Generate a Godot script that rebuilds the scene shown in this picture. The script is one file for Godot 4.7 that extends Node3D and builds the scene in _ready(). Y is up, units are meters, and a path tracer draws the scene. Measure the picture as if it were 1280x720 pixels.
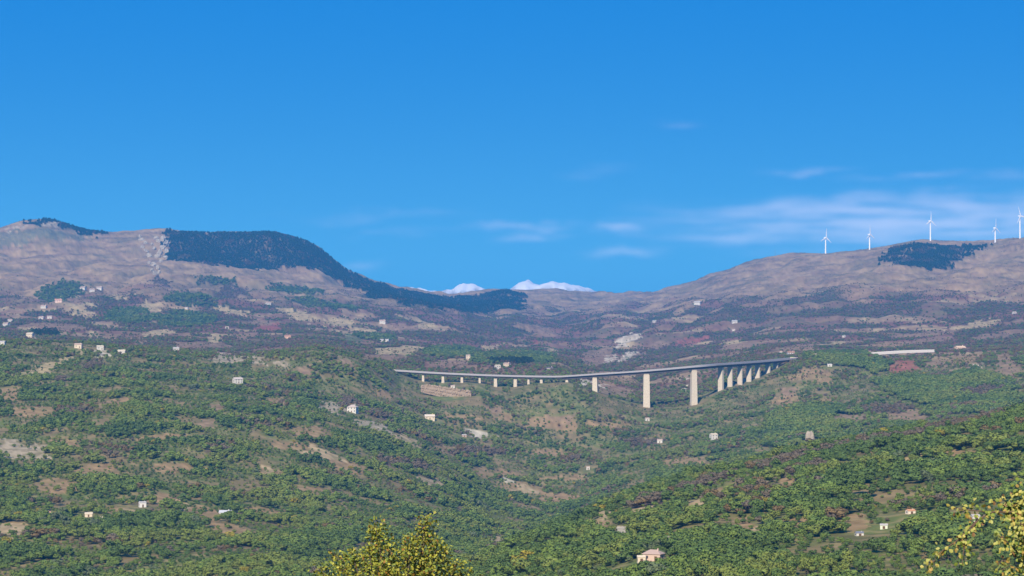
extends Node3D
# A wide valley with wooded hills, a motorway viaduct, bare mountains with wind turbines and a far snowy range.
# Units are metres, the eye is at the origin, the view runs towards -Z ("reach" below is the distance along -Z).

const FOCAL := 2772.0          # focal length in pixels of the 1280 x 720 photograph
const HORIZON := 450.0         # pixel row of the level line

var cam_basis := Basis.IDENTITY
var rng := RandomNumberGenerator.new()
var names := {}

# ------------------------------------------------------------------ helpers
func numbered(called: String) -> String:
	if not names.has(called):
		names[called] = 0
		return called
	names[called] += 1
	return "%s_%03d" % [called, names[called]]

func tag(o: Node, label: String, category: String, group := "") -> void:
	o.set_meta("label", label)
	o.set_meta("category", category)
	if group != "":
		o.set_meta("group", group)

func thing(called: String, at: Vector3, yaw: float, label: String, category: String, group := "") -> Node3D:
	var o := Node3D.new()
	o.name = numbered(called)
	add_child(o)
	o.position = at
	o.rotation.y = yaw
	tag(o, label, category, group)
	return o

func part(called: String, mesh: Mesh, m: Material, parent: Node) -> MeshInstance3D:
	var o := MeshInstance3D.new()
	o.name = called
	o.mesh = mesh
	o.material_override = m
	parent.add_child(o, true)
	return o

func mat(c: Color, rough := 0.9) -> StandardMaterial3D:
	var m := StandardMaterial3D.new()
	m.albedo_color = c.linear_to_srgb()
	m.roughness = rough
	m.metallic_specular = 0.25
	return m

func weathered(c: Color) -> StandardMaterial3D:
	var m := mat(c)
	var nt := NoiseTexture2D.new()
	nt.width = 256
	nt.height = 256
	nt.seamless = true
	nt.noise = noise_of(63, 30.0, 4)
	var g := Gradient.new()
	g.set_color(0, Color(0.84, 0.81, 0.78))
	g.set_color(1, Color(1, 1, 1))
	nt.color_ramp = g
	m.albedo_texture = nt
	m.uv1_triplanar = true
	m.uv1_scale = Vector3(0.12, 0.03, 0.12)
	return m

func st_new() -> SurfaceTool:
	var st := SurfaceTool.new()
	st.begin(Mesh.PRIMITIVE_TRIANGLES)
	return st

func quad(st: SurfaceTool, a: Vector3, b: Vector3, c: Vector3, d: Vector3) -> void:
	var n := (c - a).cross(b - a).normalized()
	for p in [a, b, c, a, c, d]:
		st.set_normal(n)
		st.add_vertex(p)

func tri(st: SurfaceTool, a: Vector3, b: Vector3, c: Vector3) -> void:
	var n := (c - a).cross(b - a).normalized()
	for p in [a, b, c]:
		st.set_normal(n)
		st.add_vertex(p)

# a box whose top may be narrower than its bottom
func frustum(st: SurfaceTool, foot: Vector3, wb: float, db: float, wt: float, dt: float, h: float, bas := Basis.IDENTITY) -> void:
	var p: Array[Vector3] = []
	for k in 8:
		var top := k >= 4
		var sx := 1.0 if (k & 1) else -1.0
		var sz := 1.0 if (k & 2) else -1.0
		p.append(foot + bas * Vector3(sx * (wt if top else wb) * 0.5, h if top else 0.0, sz * (dt if top else db) * 0.5))
	quad(st, p[2], p[6], p[7], p[3])
	quad(st, p[1], p[5], p[4], p[0])
	quad(st, p[0], p[4], p[6], p[2])
	quad(st, p[3], p[7], p[5], p[1])
	quad(st, p[4], p[5], p[7], p[6])
	quad(st, p[0], p[2], p[3], p[1])

func box(st: SurfaceTool, mid: Vector3, size: Vector3, bas := Basis.IDENTITY) -> void:
	frustum(st, mid - bas * Vector3(0, size.y * 0.5, 0), size.x, size.z, size.x, size.z, size.y, bas)

func tube(st: SurfaceTool, a: Vector3, b: Vector3, ra: float, rb: float, sides := 6) -> void:
	var ax := (b - a).normalized()
	var s := ax.cross(Vector3(0.31, 0.2, 0.93)).normalized()
	var t := ax.cross(s)
	for k in sides:
		var c0 := s * cos(TAU * k / sides) + t * sin(TAU * k / sides)
		var c1 := s * cos(TAU * (k + 1) / sides) + t * sin(TAU * (k + 1) / sides)
		var q := [[a + c0 * ra, c0], [b + c0 * rb, c0], [b + c1 * rb, c1], [a + c0 * ra, c0], [b + c1 * rb, c1], [a + c1 * ra, c1]]
		for v in q:
			st.set_normal(v[1])
			st.add_vertex(v[0])

# direction of a pixel of the photograph, scaled so that its -z is 1
func ray(px: float, py: float) -> Vector3:
	var d := cam_basis * Vector3((px - 640.0) / FOCAL, (360.0 - py) / FOCAL, -1.0)
	return d / -d.z

# ------------------------------------------------------------------ the land
# Each line of the land: reach (metres) and pixel row of the photograph where it shows, both against the pixel column.
# Reaches follow from the sizes of trees, houses and bridge piers seen there.
var LINES := [
	[[0, 1200, 300, 1180, 500, 1050, 640, 900, 800, 800, 1280, 720], [0, 736]],
	[[400, 1420, 560, 1220, 640, 1180, 800, 1300, 1000, 1420, 1280, 1500], [0, 668, 300, 672, 400, 690, 500, 710, 560, 716, 600, 706, 640, 690, 690, 668, 740, 650, 800, 629, 860, 609, 900, 597, 950, 583, 1000, 570, 1050, 560, 1100, 550, 1150, 540, 1200, 529, 1280, 512, 1400, 492]],
	[[400, 1700, 560, 1650, 640, 1800, 800, 2000, 1280, 2150], [0, 612, 200, 620, 400, 644, 500, 664, 560, 680, 600, 684, 640, 682, 690, 678, 740, 672, 800, 660, 900, 636, 1000, 614, 1100, 596, 1280, 566]],
	[[0, 2250, 700, 2300, 1280, 2450], [0, 506, 100, 505, 200, 506, 300, 512, 400, 530, 480, 556, 560, 596, 620, 629, 680, 642, 740, 630, 800, 608, 900, 580, 1000, 558, 1100, 545, 1280, 525]],
	[[0, 2650, 700, 2750, 1280, 2850], [0, 458, 100, 460, 200, 465, 300, 474, 400, 494, 480, 514, 560, 541, 640, 560, 700, 566, 760, 562, 808, 554, 867, 546, 960, 526, 1100, 500, 1280, 480]],
	[[450, 3000, 480, 3100, 500, 3180, 709, 3120, 808, 3100, 867, 3110, 901, 3150, 968, 3280, 990, 3330, 1280, 3480], [0, 427, 100, 429, 160, 435, 220, 441, 290, 449, 340, 442, 400, 436, 440, 446, 480, 459, 500, 469, 520, 475.5, 540, 479, 600, 479.5, 621, 485, 642, 485, 664, 480, 690, 478.5, 709, 476, 746, 490, 780, 502, 808, 508, 840, 508, 867, 504, 885, 494, 901, 485, 913, 480, 936, 477, 955, 469, 975, 459, 990, 451, 1020, 447, 1100, 449, 1165, 446, 1280, 439]],
	[[450, 3380, 709, 3480, 867, 3470, 968, 3752, 1280, 4193], [0, 428, 220, 439, 290, 447, 340, 443, 400, 437, 480, 453, 540, 464, 600, 464, 700, 464, 746, 480, 780, 487, 808, 488, 840, 483, 867, 475, 900, 467, 968, 447, 1000, 442, 1100, 441, 1280, 432]],
	[[0, 5075, 700, 5285, 1280, 5285], [0, 402, 100, 400, 200, 402, 300, 407, 400, 410, 500, 420, 600, 431, 700, 437, 760, 440, 808, 437, 867, 430, 960, 418, 1100, 409, 1280, 397]],
	[[0, 6650, 1280, 6545], [0, 356, 100, 353, 200, 353, 300, 363, 400, 373, 500, 389, 600, 404, 700, 412, 800, 405, 900, 386, 1000, 369, 1100, 359, 1200, 353, 1280, 351]],
	[[0, 7700, 640, 8120, 1280, 7448], [0, 319, 100, 323, 200, 321, 300, 331, 400, 346, 500, 371, 600, 388, 700, 392, 800, 388, 900, 362, 1000, 342, 1100, 331, 1200, 327, 1280, 323]],
	[[350, 8750, 450, 9380, 560, 10850, 630, 10640, 770, 12110, 850, 10850, 960, 9170, 1100, 8540, 1200, 8645, 1240, 8435, 1280, 8120], [-80, 287, 0, 283, 25, 275, 60, 274, 100, 285, 137, 292, 175, 289, 205, 286, 260, 289, 300, 288, 340, 288, 375, 297, 400, 310, 430, 336, 470, 352, 500, 361, 540, 368, 565, 371, 600, 364, 630, 361, 660, 363, 700, 362, 735, 366, 770, 370, 800, 367, 850, 358, 880, 348, 920, 332, 960, 320, 990, 317, 1030, 317, 1085, 312, 1120, 304, 1147, 299, 1200, 301, 1235, 303, 1260, 297, 1280, 295, 1360, 286]],
]

func along(pts: Array, x: float) -> float:
	var n := pts.size()
	if n == 2 or x <= pts[0]:
		return pts[1]
	for k in range(2, n, 2):
		if x <= pts[k]:
			var t: float = (x - pts[k - 2]) / float(pts[k] - pts[k - 2])
			return lerpf(pts[k - 1], pts[k + 1], t)
	return pts[n - 1]

# smooth curve through the points without overshoot
func pchip(xs: PackedFloat64Array, ys: PackedFloat64Array, at: PackedFloat32Array) -> PackedFloat32Array:
	var n := xs.size()
	var sl := PackedFloat64Array()
	var d := PackedFloat64Array()
	for k in n - 1:
		sl.append((ys[k + 1] - ys[k]) / (xs[k + 1] - xs[k]))
	d.append(sl[0])
	for k in range(1, n - 1):
		d.append(0.0 if sl[k - 1] * sl[k] <= 0.0 else 2.0 * sl[k - 1] * sl[k] / (sl[k - 1] + sl[k]))
	d.append(sl[n - 2])
	var out := PackedFloat32Array()
	var s := 0
	for x in at:
		while s < n - 2 and x > xs[s + 1]:
			s += 1
		var w := xs[s + 1] - xs[s]
		var t: float = clampf((x - xs[s]) / w, 0.0, 1.0)
		var t2 := t * t
		var t3 := t2 * t
		out.append((2 * t3 - 3 * t2 + 1) * ys[s] + (t3 - 2 * t2 + t) * w * d[s] + (3 * t2 - 2 * t3) * ys[s + 1] + (t3 - t2) * w * d[s + 1])
	return out

var rows := PackedFloat32Array()      # reach of each row of the ground sheet
var cols := PackedFloat32Array()      # spread of each column: x = spread * width_at(reach)
var ground := PackedFloat32Array()    # heights, row by row
var nr := 0
var nc := 0
var relief := FastNoiseLite.new()
var gully := FastNoiseLite.new()
var small := FastNoiseLite.new()
var patch := FastNoiseLite.new()
var cells := FastNoiseLite.new()
var fine := FastNoiseLite.new()
var streak := FastNoiseLite.new()

func width_at(reach: float) -> float:
	return sqrt(reach * reach + 6400.0)

func noise_of(seed_: int, size: float, octaves := 3, ridged := false) -> FastNoiseLite:
	var n := FastNoiseLite.new()
	n.seed = seed_
	n.noise_type = FastNoiseLite.TYPE_SIMPLEX_SMOOTH
	n.frequency = 1.0 / size
	n.fractal_type = FastNoiseLite.FRACTAL_RIDGED if ridged else (FastNoiseLite.FRACTAL_FBM if octaves > 1 else FastNoiseLite.FRACTAL_NONE)
	n.fractal_octaves = octaves
	return n

func make_ground() -> void:
	relief = noise_of(3, 420.0, 4)
	gully = noise_of(5, 520.0, 4, true)
	small = noise_of(7, 70.0, 3)
	patch = noise_of(11, 95.0, 3)
	fine = noise_of(13, 16.0, 2)
	streak = noise_of(17, 60.0, 3)
	cells.seed = 23
	cells.noise_type = FastNoiseLite.TYPE_CELLULAR
	cells.cellular_return_type = FastNoiseLite.RETURN_CELL_VALUE
	cells.cellular_jitter = 0.9
	cells.frequency = 1.0 / 62.0
	cells.fractal_type = FastNoiseLite.FRACTAL_NONE
	cells.domain_warp_enabled = true
	cells.domain_warp_amplitude = 22.0
	cells.domain_warp_frequency = 1.0 / 60.0

	var r := -240.0
	while r < 3.0:
		rows.append(r)
		r += 24.0
	r = 4.0
	while r < 720.0:
		rows.append(r)
		r *= 1.07
	r = 720.0
	while r < 4000.0:
		rows.append(r)
		r *= 1.0036
	while r < 12600.0:
		rows.append(r)
		r *= 1.0042
	while r < 14400.0:
		rows.append(r)
		r *= 1.03
	nr = rows.size()
	for k in 12:
		cols.append(-0.9 + k * 0.0525)
	for k in 721:
		cols.append(-0.27 + k * 0.00075)
	for k in 12:
		cols.append(0.3225 + k * 0.0525)
	nc = cols.size()

	# one profile for every tenth pixel column
	var profiles: Array[PackedFloat32Array] = []
	for c in 271:
		var px := -710.0 + c * 10.0
		var xs := PackedFloat64Array([-300, 0, 28, 45, 150, 420])
		var ys := PackedFloat64Array([14, -1.75, -7.6, -11.8, -35, -66])
		for ln in LINES:
			var rr := along(ln[0], px)
			xs.append(rr)
			ys.append(ray(px, along(ln[1], px)).y * rr)
		var last := xs.size() - 1
		xs.append(xs[last] + 900.0)
		ys.append(ys[last] - 220.0)
		xs.append(14500.0)
		ys.append(90.0)
		profiles.append(pchip(xs, ys, rows))
	ground.resize(nr * nc)
	for i in nr:
		var reach := rows[i]
		var w := width_at(reach)
		for j in nc:
			var x := cols[j] * w
			var px := clampf(640.0 + FOCAL * x / maxf(reach, 140.0), -709.0, 1989.0)
			var f := (px + 710.0) / 10.0
			var c := int(f)
			var h := lerpf(profiles[c][i], profiles[c + 1][i], f - c)
			if reach > 500.0:
				var top := along(LINES[10][0], px)
				var calm := 0.25 + 0.75 * clampf(absf(reach - top) / 800.0, 0.0, 1.0)
				var k := smoothstep(500.0, 1100.0, reach) * calm
				var far := smoothstep(4100.0, 7000.0, reach)
				h += relief.get_noise_2d(x, reach) * lerpf(5.0, 18.0, far) * k
				h += small.get_noise_2d(x, reach) * lerpf(1.6, 5.0, far) * k
				h -= (gully.get_noise_2d(x, reach * 0.55) + 0.2) * 30.0 * far * k
			ground[i * nc + j] = h

func row_of(reach: float) -> int:
	return clampi(rows.bsearch(reach) - 1, 0, nr - 2)

func col_of(u: float) -> float:
	if u < -0.27:
		return clampf((u + 0.9) / 0.0525, 0.0, 12.0)
	if u <= 0.27:
		return 12.0 + (u + 0.27) / 0.00075
	return clampf(732.0 + (u - 0.27) / 0.0525, 732.0, nc - 1.001)

func height(x: float, reach: float) -> float:
	var i := row_of(reach)
	var t := clampf((reach - rows[i]) / (rows[i + 1] - rows[i]), 0.0, 1.0)
	var f := minf(col_of(x / width_at(reach)), nc - 1.001)
	var j := int(f)
	var s := f - j
	var k := i * nc + j
	return lerpf(lerpf(ground[k], ground[k + 1], s), lerpf(ground[k + nc], ground[k + nc + 1], s), t)

# the point of the land that a pixel shows (looking a little lower where the pixel lies above the crest)
func spot(px: float, py: float, from := 500.0) -> Vector3:
	for lower in 30:
		var d := ray(px, py + lower)
		var r := from
		var last := from
		while r < 12800.0:
			if height(d.x * r, r) > d.y * r:
				var a := last
				var b := r
				for k in 8:
					var m := (a + b) * 0.5
					if height(d.x * m, m) > d.y * m:
						b = m
					else:
						a = m
				return Vector3(d.x * b, height(d.x * b, b), -b)
			last = r
			r *= 1.004
	var e := ray(px, py)
	return Vector3(e.x * 8700.0, height(e.x * 8700.0, 8700.0), -8700.0)

# ------------------------------------------------------------------ land cover
var cover := PackedByteArray()    # per ground vertex: 0 as the land goes, else the number of a kind of cover
enum {NONE, TAN, PINK, RED, ROCK, SOIL, GREEN, BARE, CONIFER, PURPLE, WOOD, PALE, SCRUB}
var COVER_COLOR := {
	TAN: Color(0.40, 0.30, 0.15), PINK: Color(0.27, 0.175, 0.105), RED: Color(0.30, 0.10, 0.075), ROCK: Color(0.48, 0.38, 0.25),
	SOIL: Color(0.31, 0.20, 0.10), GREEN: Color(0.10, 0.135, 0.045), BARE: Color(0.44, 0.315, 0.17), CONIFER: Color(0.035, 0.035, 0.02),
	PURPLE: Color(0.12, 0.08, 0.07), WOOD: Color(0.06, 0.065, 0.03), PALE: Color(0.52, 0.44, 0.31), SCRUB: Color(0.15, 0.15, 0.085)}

# patches seen in the photograph: kind, middle column, middle row, width, height, rise of the right end (pixels)
var PATCHES := [
	[TAN, 104, 383, 42, 6, 7], [TAN, 147, 370, 20, 5, -1], [TAN, 108, 393, 28, 6, -6], [PINK, 65, 408, 96, 9, 0], [TAN, 35, 411, 26, 4, 0], [TAN, 40, 420, 13, 4, 0],
	[TAN, 94, 368, 22, 6, 4], [PINK, 100, 376, 26, 5, 4], [TAN, 116, 416, 20, 6, -3], [CONIFER, 58, 417, 26, 9, 0], [WOOD, 72, 365, 64, 22, 10], [PINK, 20, 390, 16, 5, 2], [PINK, 45, 381, 14, 3, 1],
	[TAN, 187, 384, 32, 9, -2], [TAN, 286, 388, 54, 6, -10], [TAN, 198, 415, 42, 6, 5], [TAN, 270, 422, 24, 9, 2], [PINK, 250, 431, 86, 8, -2], [PURPLE, 291, 364, 36, 18, 0], [WOOD, 240, 376, 70, 16, -6], [PINK, 195, 374, 14, 6, 0],
	[PINK, 308, 419, 24, 6, 4], [WOOD, 165, 395, 70, 20, 0], [WOOD, 235, 400, 80, 20, 0],
	[TAN, 365, 389, 42, 8, -5], [TAN, 380, 397, 32, 5, 0], [TAN, 425, 402, 48, 9, -2], [RED, 337, 408, 30, 10, 0], [PINK, 325, 402, 30, 6, -3], [WOOD, 365, 362, 70, 10, -8], [WOOD, 400, 380, 90, 10, -12], [PINK, 500, 409, 60, 9, -2], [TAN, 535, 407, 30, 6, -3],
	[GREEN, 440, 421, 32, 9, -4], [TAN, 455, 412, 40, 4, -3], [TAN, 500, 438, 76, 10, 3], [PINK, 480, 446, 70, 8, 0], [PINK, 455, 434, 12, 8, 0], [WOOD, 470, 422, 50, 8, -3], [WOOD, 565, 440, 60, 16, 0], [PINK, 560, 454, 60, 8, 2], [TAN, 612, 434, 28, 6, 0], [TAN, 640, 439, 18, 6, -1],
	[TAN, 690, 438, 20, 5, -2], [PINK, 672, 411, 62, 8, -12], [RED, 666, 426, 9, 7, 0], [PINK, 651, 425, 18, 4, -3], [TAN, 673, 447, 12, 4, -1], [WOOD, 640, 448, 110, 16, 0], [CONIFER, 640, 453, 60, 8, 0],
	[PALE, 785, 425, 36, 11, 16], [PINK, 748, 446, 50, 20, 6], [PALE, 763, 449, 14, 10, 8], [PALE, 785, 445, 20, 8, 8], [PINK, 802, 444, 10, 12, -3], [RED, 866, 425, 40, 7, 8], [PINK, 825, 430, 30, 8, 6], [PINK, 920, 432, 46, 8, 4], [TAN, 915, 427, 30, 4, 0],
	[PALE, 745, 478, 46, 6, -5], [PINK, 770, 488, 56, 12, -8], [SOIL, 770, 475, 60, 8, -4], [PALE, 855, 473, 8, 4, 1], [PALE, 858, 486, 12, 5, 5],
	[PINK, 1140, 418, 56, 4, 5], [TAN, 1212, 408, 60, 4, 6], [PINK, 1160, 425, 70, 6, 8], [PINK, 1070, 426, 60, 4, 8], [TAN, 1040, 429, 30, 3, 4], [PINK, 1000, 433, 60, 6, 4], [SOIL, 1110, 430, 50, 6, 4], [PINK, 1240, 420, 60, 5, 6], [TAN, 1230, 402, 50, 3, 6], [PINK, 1180, 414, 50, 3, 4],
	[RED, 1130, 456, 40, 14, 2], [PINK, 1170, 452, 30, 10, 2], [SOIL, 1020, 468, 40, 18, -4], [PINK, 985, 488, 30, 10, 0], [SOIL, 980, 500, 40, 10, 0], [SOIL, 1032, 502, 26, 6, 0], [PINK, 1130, 520, 70, 14, 3], [PALE, 1222, 457, 16, 5, 5], [PINK, 1258, 458, 34, 30, -4], [SOIL, 1205, 448, 60, 10, 6], [PINK, 1195, 462, 50, 4, 6], [PINK, 1060, 522, 50, 8, 0], [SOIL, 1010, 470, 60, 6, 0],
	[TAN, 64, 456, 64, 8, 22], [TAN, 100, 440, 14, 6, 4], [PALE, 128, 440, 24, 5, -2], [ROCK, 282, 446, 46, 10, -4], [ROCK, 318, 447, 16, 8, -6], [ROCK, 352, 455, 16, 7, 0], [PINK, 385, 460, 22, 6, 0], [ROCK, 327, 452, 20, 5, -12], [PINK, 430, 452, 30, 8, -8],
	[ROCK, 12, 558, 52, 20, -10], [ROCK, 50, 562, 26, 14, -10], [SOIL, 84, 552, 40, 9, -10], [SOIL, 70, 605, 56, 14, 0], [BARE, 15, 658, 40, 12, 4], [BARE, 18, 668, 16, 8, 0], [SOIL, 40, 512, 60, 8, 2], [SOIL, 10, 492, 40, 14, 0], [SOIL, 215, 582, 50, 9, 0], [PINK, 260, 528, 24, 8, 4],
	[ROCK, 416, 508, 36, 12, -9], [ROCK, 468, 532, 56, 9, -12], [BARE, 505, 548, 40, 8, -14], [SOIL, 390, 540, 52, 16, -4], [BARE, 410, 568, 60, 11, -20], [SOIL, 440, 582, 50, 9, -12], [SOIL, 338, 588, 30, 9, -8], [BARE, 335, 583, 10, 10, 0], [SOIL, 250, 640, 60, 14, -4], [SOIL, 290, 662, 74, 14, -10], [BARE, 225, 628, 18, 8, 0], [SOIL, 205, 622, 34, 8, 0], [SOIL, 150, 636, 40, 10, -6], [BARE, 165, 638, 20, 5, -4], [PINK, 270, 508, 20, 8, 0], [SOIL, 360, 555, 60, 6, -10],
	[PALE, 597, 541, 26, 7, -3], [PALE, 618, 544, 12, 5, 0], [PINK, 618, 514, 22, 12, 0], [SOIL, 632, 520, 30, 8, 0], [SOIL, 690, 527, 60, 16, -4], [PINK, 700, 522, 40, 6, 3], [SOIL, 650, 608, 60, 11, -8], [BARE, 655, 610, 40, 6, -6], [SOIL, 620, 590, 60, 8, 0], [SOIL, 700, 596, 60, 7, 0], [PALE, 635, 597, 14, 6, 0], [BARE, 620, 672, 20, 6, 6], [BARE, 590, 698, 26, 12, 10],
	[BARE, 752, 644, 18, 10, 4], [PALE, 776, 660, 22, 5, -2], [PALE, 765, 671, 8, 8, 8], [BARE, 805, 632, 36, 8, 3], [BARE, 868, 628, 34, 7, 6], [BARE, 940, 664, 40, 12, 12], [SOIL, 930, 650, 20, 6, 0], [SOIL, 740, 655, 50, 10, 0],
	[BARE, 1184, 529, 24, 4, 2], [BARE, 1234, 526, 28, 5, 4], [BARE, 1135, 569, 14, 5, -9], [BARE, 1150, 566, 6, 4, 0], [SOIL, 1200, 565, 40, 6, 0], [PALE, 1012, 548, 9, 18, 0], [SOIL, 990, 650, 60, 8, 5], [SOIL, 1070, 648, 34, 12, 4], [SOIL, 1050, 580, 18, 6, -4], [SOIL, 985, 598, 20, 8, 0],
	[PURPLE, 885, 604, 70, 8, 22], [PURPLE, 975, 580, 90, 9, 22], [PURPLE, 1075, 558, 110, 9, 20], [PURPLE, 1180, 536, 110, 9, 24], [PURPLE, 1255, 520, 60, 8, 14], [PURPLE, 820, 628, 70, 7, 16], [PURPLE, 1010, 590, 60, 7, 10], [SOIL, 905, 612, 40, 6, 8], [SOIL, 690, 565, 60, 7, -2], [SOIL, 560, 560, 70, 7, -10], [SOIL, 580, 520, 50, 7, -6], [SOIL, 760, 530, 50, 8, 2], [SOIL, 480, 490, 60, 6, -8], [SOIL, 200, 545, 60, 7, 4], [SOIL, 120, 585, 60, 8, 2], [SOIL, 330, 640, 60, 8, -6], [SOIL, 380, 610, 50, 7, -8], [SOIL, 150, 500, 40, 6, 6], [SOIL, 350, 500, 40, 6, -4], [SOIL, 850, 575, 60, 6, 4], [SOIL, 700, 620, 60, 7, 0], [BARE, 540, 600, 30, 5, -8],
	[PURPLE, 400, 430, 30, 6, 0], [PURPLE, 115, 457, 24, 10, 6], [PURPLE, 80, 475, 20, 8, 4], [PURPLE, 275, 560, 50, 10, 6], [PURPLE, 480, 520, 40, 10, -8], [PURPLE, 500, 580, 70, 10, -10], [PURPLE, 440, 505, 40, 12, -6], [PURPLE, 800, 555, 60, 10, 0], [PURPLE, 600, 565, 80, 10, 0], [PURPLE, 1110, 512, 60, 10, 4], [PURPLE, 1230, 490, 50, 14, 4],
	[SCRUB, 60, 292, 50, 14, -4], [SCRUB, 15, 300, 60, 22, 4], [SCRUB, 90, 296, 50, 8, -8], [ROCK, 65, 281, 30, 5, -2], [ROCK, 20, 284, 26, 4, 3], [WOOD, 270, 352, 60, 8, -6], [PURPLE, 200, 352, 30, 10, -12],
]
# outlines given corner by corner
var OUTLINES := [
	[CONIFER, [206, 325, 208, 300, 206, 287, 262, 289, 340, 288, 376, 297, 402, 311, 432, 337, 472, 353, 502, 362, 540, 369, 566, 372, 602, 365, 632, 362, 658, 366, 652, 388, 600, 391, 545, 386, 490, 376, 452, 363, 425, 349, 395, 339, 365, 333, 330, 336, 300, 336, 262, 330, 236, 327]],
	[CONIFER, [1097, 327, 1108, 315, 1120, 308, 1138, 306, 1132, 315, 1124, 323, 1127, 325, 1138, 312, 1148, 305, 1190, 307, 1236, 306, 1206, 320, 1180, 336, 1160, 337, 1140, 333, 1118, 330]],
	[CONIFER, [24, 277, 40, 276, 60, 274, 80, 278, 100, 285, 137, 292, 128, 296, 100, 291, 80, 284, 60, 278, 44, 282]],
	[WOOD, [1000, 447, 1040, 440, 1075, 441, 1100, 452, 1130, 462, 1100, 468, 1060, 458, 1020, 455]],
	[WOOD, [1090, 478, 1150, 470, 1220, 462, 1262, 480, 1270, 505, 1230, 520, 1180, 512, 1120, 498]],
	[WOOD, [960, 520, 1020, 505, 1080, 512, 1070, 530, 1010, 560, 960, 560]],
]

func lay(kind: int, poly: PackedVector2Array, keep_below := 0) -> void:
	var lo := poly[0]
	var hi := poly[0]
	for p in poly:
		lo = lo.min(p)
		hi = hi.max(p)
	for i in range(row_of(lo.y), mini(row_of(hi.y) + 2, nr)):
		var reach := rows[i]
		var w := width_at(reach)
		for j in range(maxi(int(col_of(lo.x / w)) - 1, 0), mini(int(col_of(hi.x / w)) + 2, nc)):
			var x := cols[j] * w
			var q := Vector2(x + (fine.get_noise_2d(x, reach) * 0.6 + streak.get_noise_2d(x, reach) * 1.2) * reach * 0.0034, reach + (fine.get_noise_2d(x + 90.0, reach) * 0.7 + streak.get_noise_2d(x + 300.0, reach)) * reach * 0.008)
			if Geometry2D.is_point_in_polygon(q, poly):
				cover[i * nc + j] = kind

func lay_covers() -> void:
	cover.resize(nr * nc)
	var own := RandomNumberGenerator.new()
	own.seed = 77
	for o in OUTLINES:
		var poly := PackedVector2Array()
		var c: Array = o[1]
		for k in range(0, c.size(), 2):
			var p := spot(c[k], c[k + 1])
			poly.append(Vector2(p.x, -p.z))
		lay(o[0], poly)
	for p in PATCHES:
		var poly := PackedVector2Array()
		for k in 12:
			var a := TAU * k / 12.0
			var rr := own.randf_range(0.82, 1.12)
			var ex: float = cos(a) * p[3] * 0.5 * rr
			var ey: float = sin(a) * p[4] * 0.5 * rr - p[5] * ex / p[3]
			var g := spot(p[1] + ex, p[2] + ey)
			if sin(a) > -0.1 and p[0] not in [WOOD, CONIFER, PURPLE, SCRUB]:
				# open ground shows only where no trees stand on the slope just below it
				g = spot(p[1] + ex, p[2] + ey + 3.6 * FOCAL / -g.z)
			poly.append(Vector2(g.x, -g.z))
		lay(p[0], poly)

func cover_at(x: float, reach: float) -> int:
	var i := row_of(reach)
	if reach - rows[i] > (rows[i + 1] - rows[i]) * 0.5:
		i += 1
	return cover[i * nc + int(col_of(x / width_at(reach)) + 0.5)]

# how much of the land lies above the fields, on the bare mountain pastures
func pasture(x: float, reach: float, h: float) -> float:
	return smoothstep(160.0, 240.0, h + patch.get_noise_2d(x * 0.45, reach * 0.3) * 75.0) * smoothstep(5000.0, 6000.0, reach)

func is_fields(x: float, reach: float) -> float:
	return cells.get_noise_2d(x * 0.6, reach * 0.42)

func land_color(x: float, reach: float, h: float) -> Color:
	var a := patch.get_noise_2d(x, reach)
	var b := fine.get_noise_2d(x, reach)
	var litter := Color(0.145, 0.128, 0.055).lerp(Color(0.13, 0.155, 0.045), clampf(0.5 + a * 1.2, 0, 1))
	litter = litter.lerp(Color(0.26, 0.19, 0.09), clampf(b * 1.6 - 0.1, 0, 0.6))
	var c := litter.lerp(Color(0.225, 0.16, 0.08), clampf((patch.get_noise_2d(x * 1.7 + 40.0, reach * 1.3) - 0.12) * 3.0, 0.0, 0.75))
	if reach > 3150.0:
		var v := is_fields(x, reach)
		var f := Color(0.05, 0.06, 0.03)
		if v > 0.72:
			f = Color(0.40, 0.30, 0.15)
		elif v > 0.42:
			f = Color(0.25, 0.165, 0.085)
		elif v > 0.15:
			f = Color(0.15, 0.125, 0.06)
		elif v > -0.3:
			f = Color(0.175, 0.09, 0.06)
		f = f.lerp(Color(0.18, 0.095, 0.065), clampf(0.5 + a * 0.8, 0.0, 0.9))
		c = c.lerp(f, smoothstep(3150.0, 3500.0, reach))
		var p := pasture(x, reach, h)
		if p > 0.0:
			var s := streak.get_noise_2d(x * 0.35, h * 2.6 + reach * 0.06)
			var g := Color(0.295, 0.19, 0.105).lerp(Color(0.345, 0.235, 0.12), clampf(0.5 + a * 1.3, 0, 1))
			g = g.lerp(Color(0.16, 0.105, 0.065), clampf(s * 1.8 + 0.05, 0.0, 0.65))
			g = g.lerp(Color(0.15, 0.12, 0.06), clampf(relief.get_noise_2d(x * 1.8, reach * 1.2 + 70.0) * 1.5 - 0.05, 0.0, 0.6))
			c = c.lerp(g, p)
	return c * (1.0 + b * 0.26 + small.get_noise_2d(x * 1.9, reach * 1.3) * (0.22 if reach > 3300.0 else 0.15))

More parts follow.
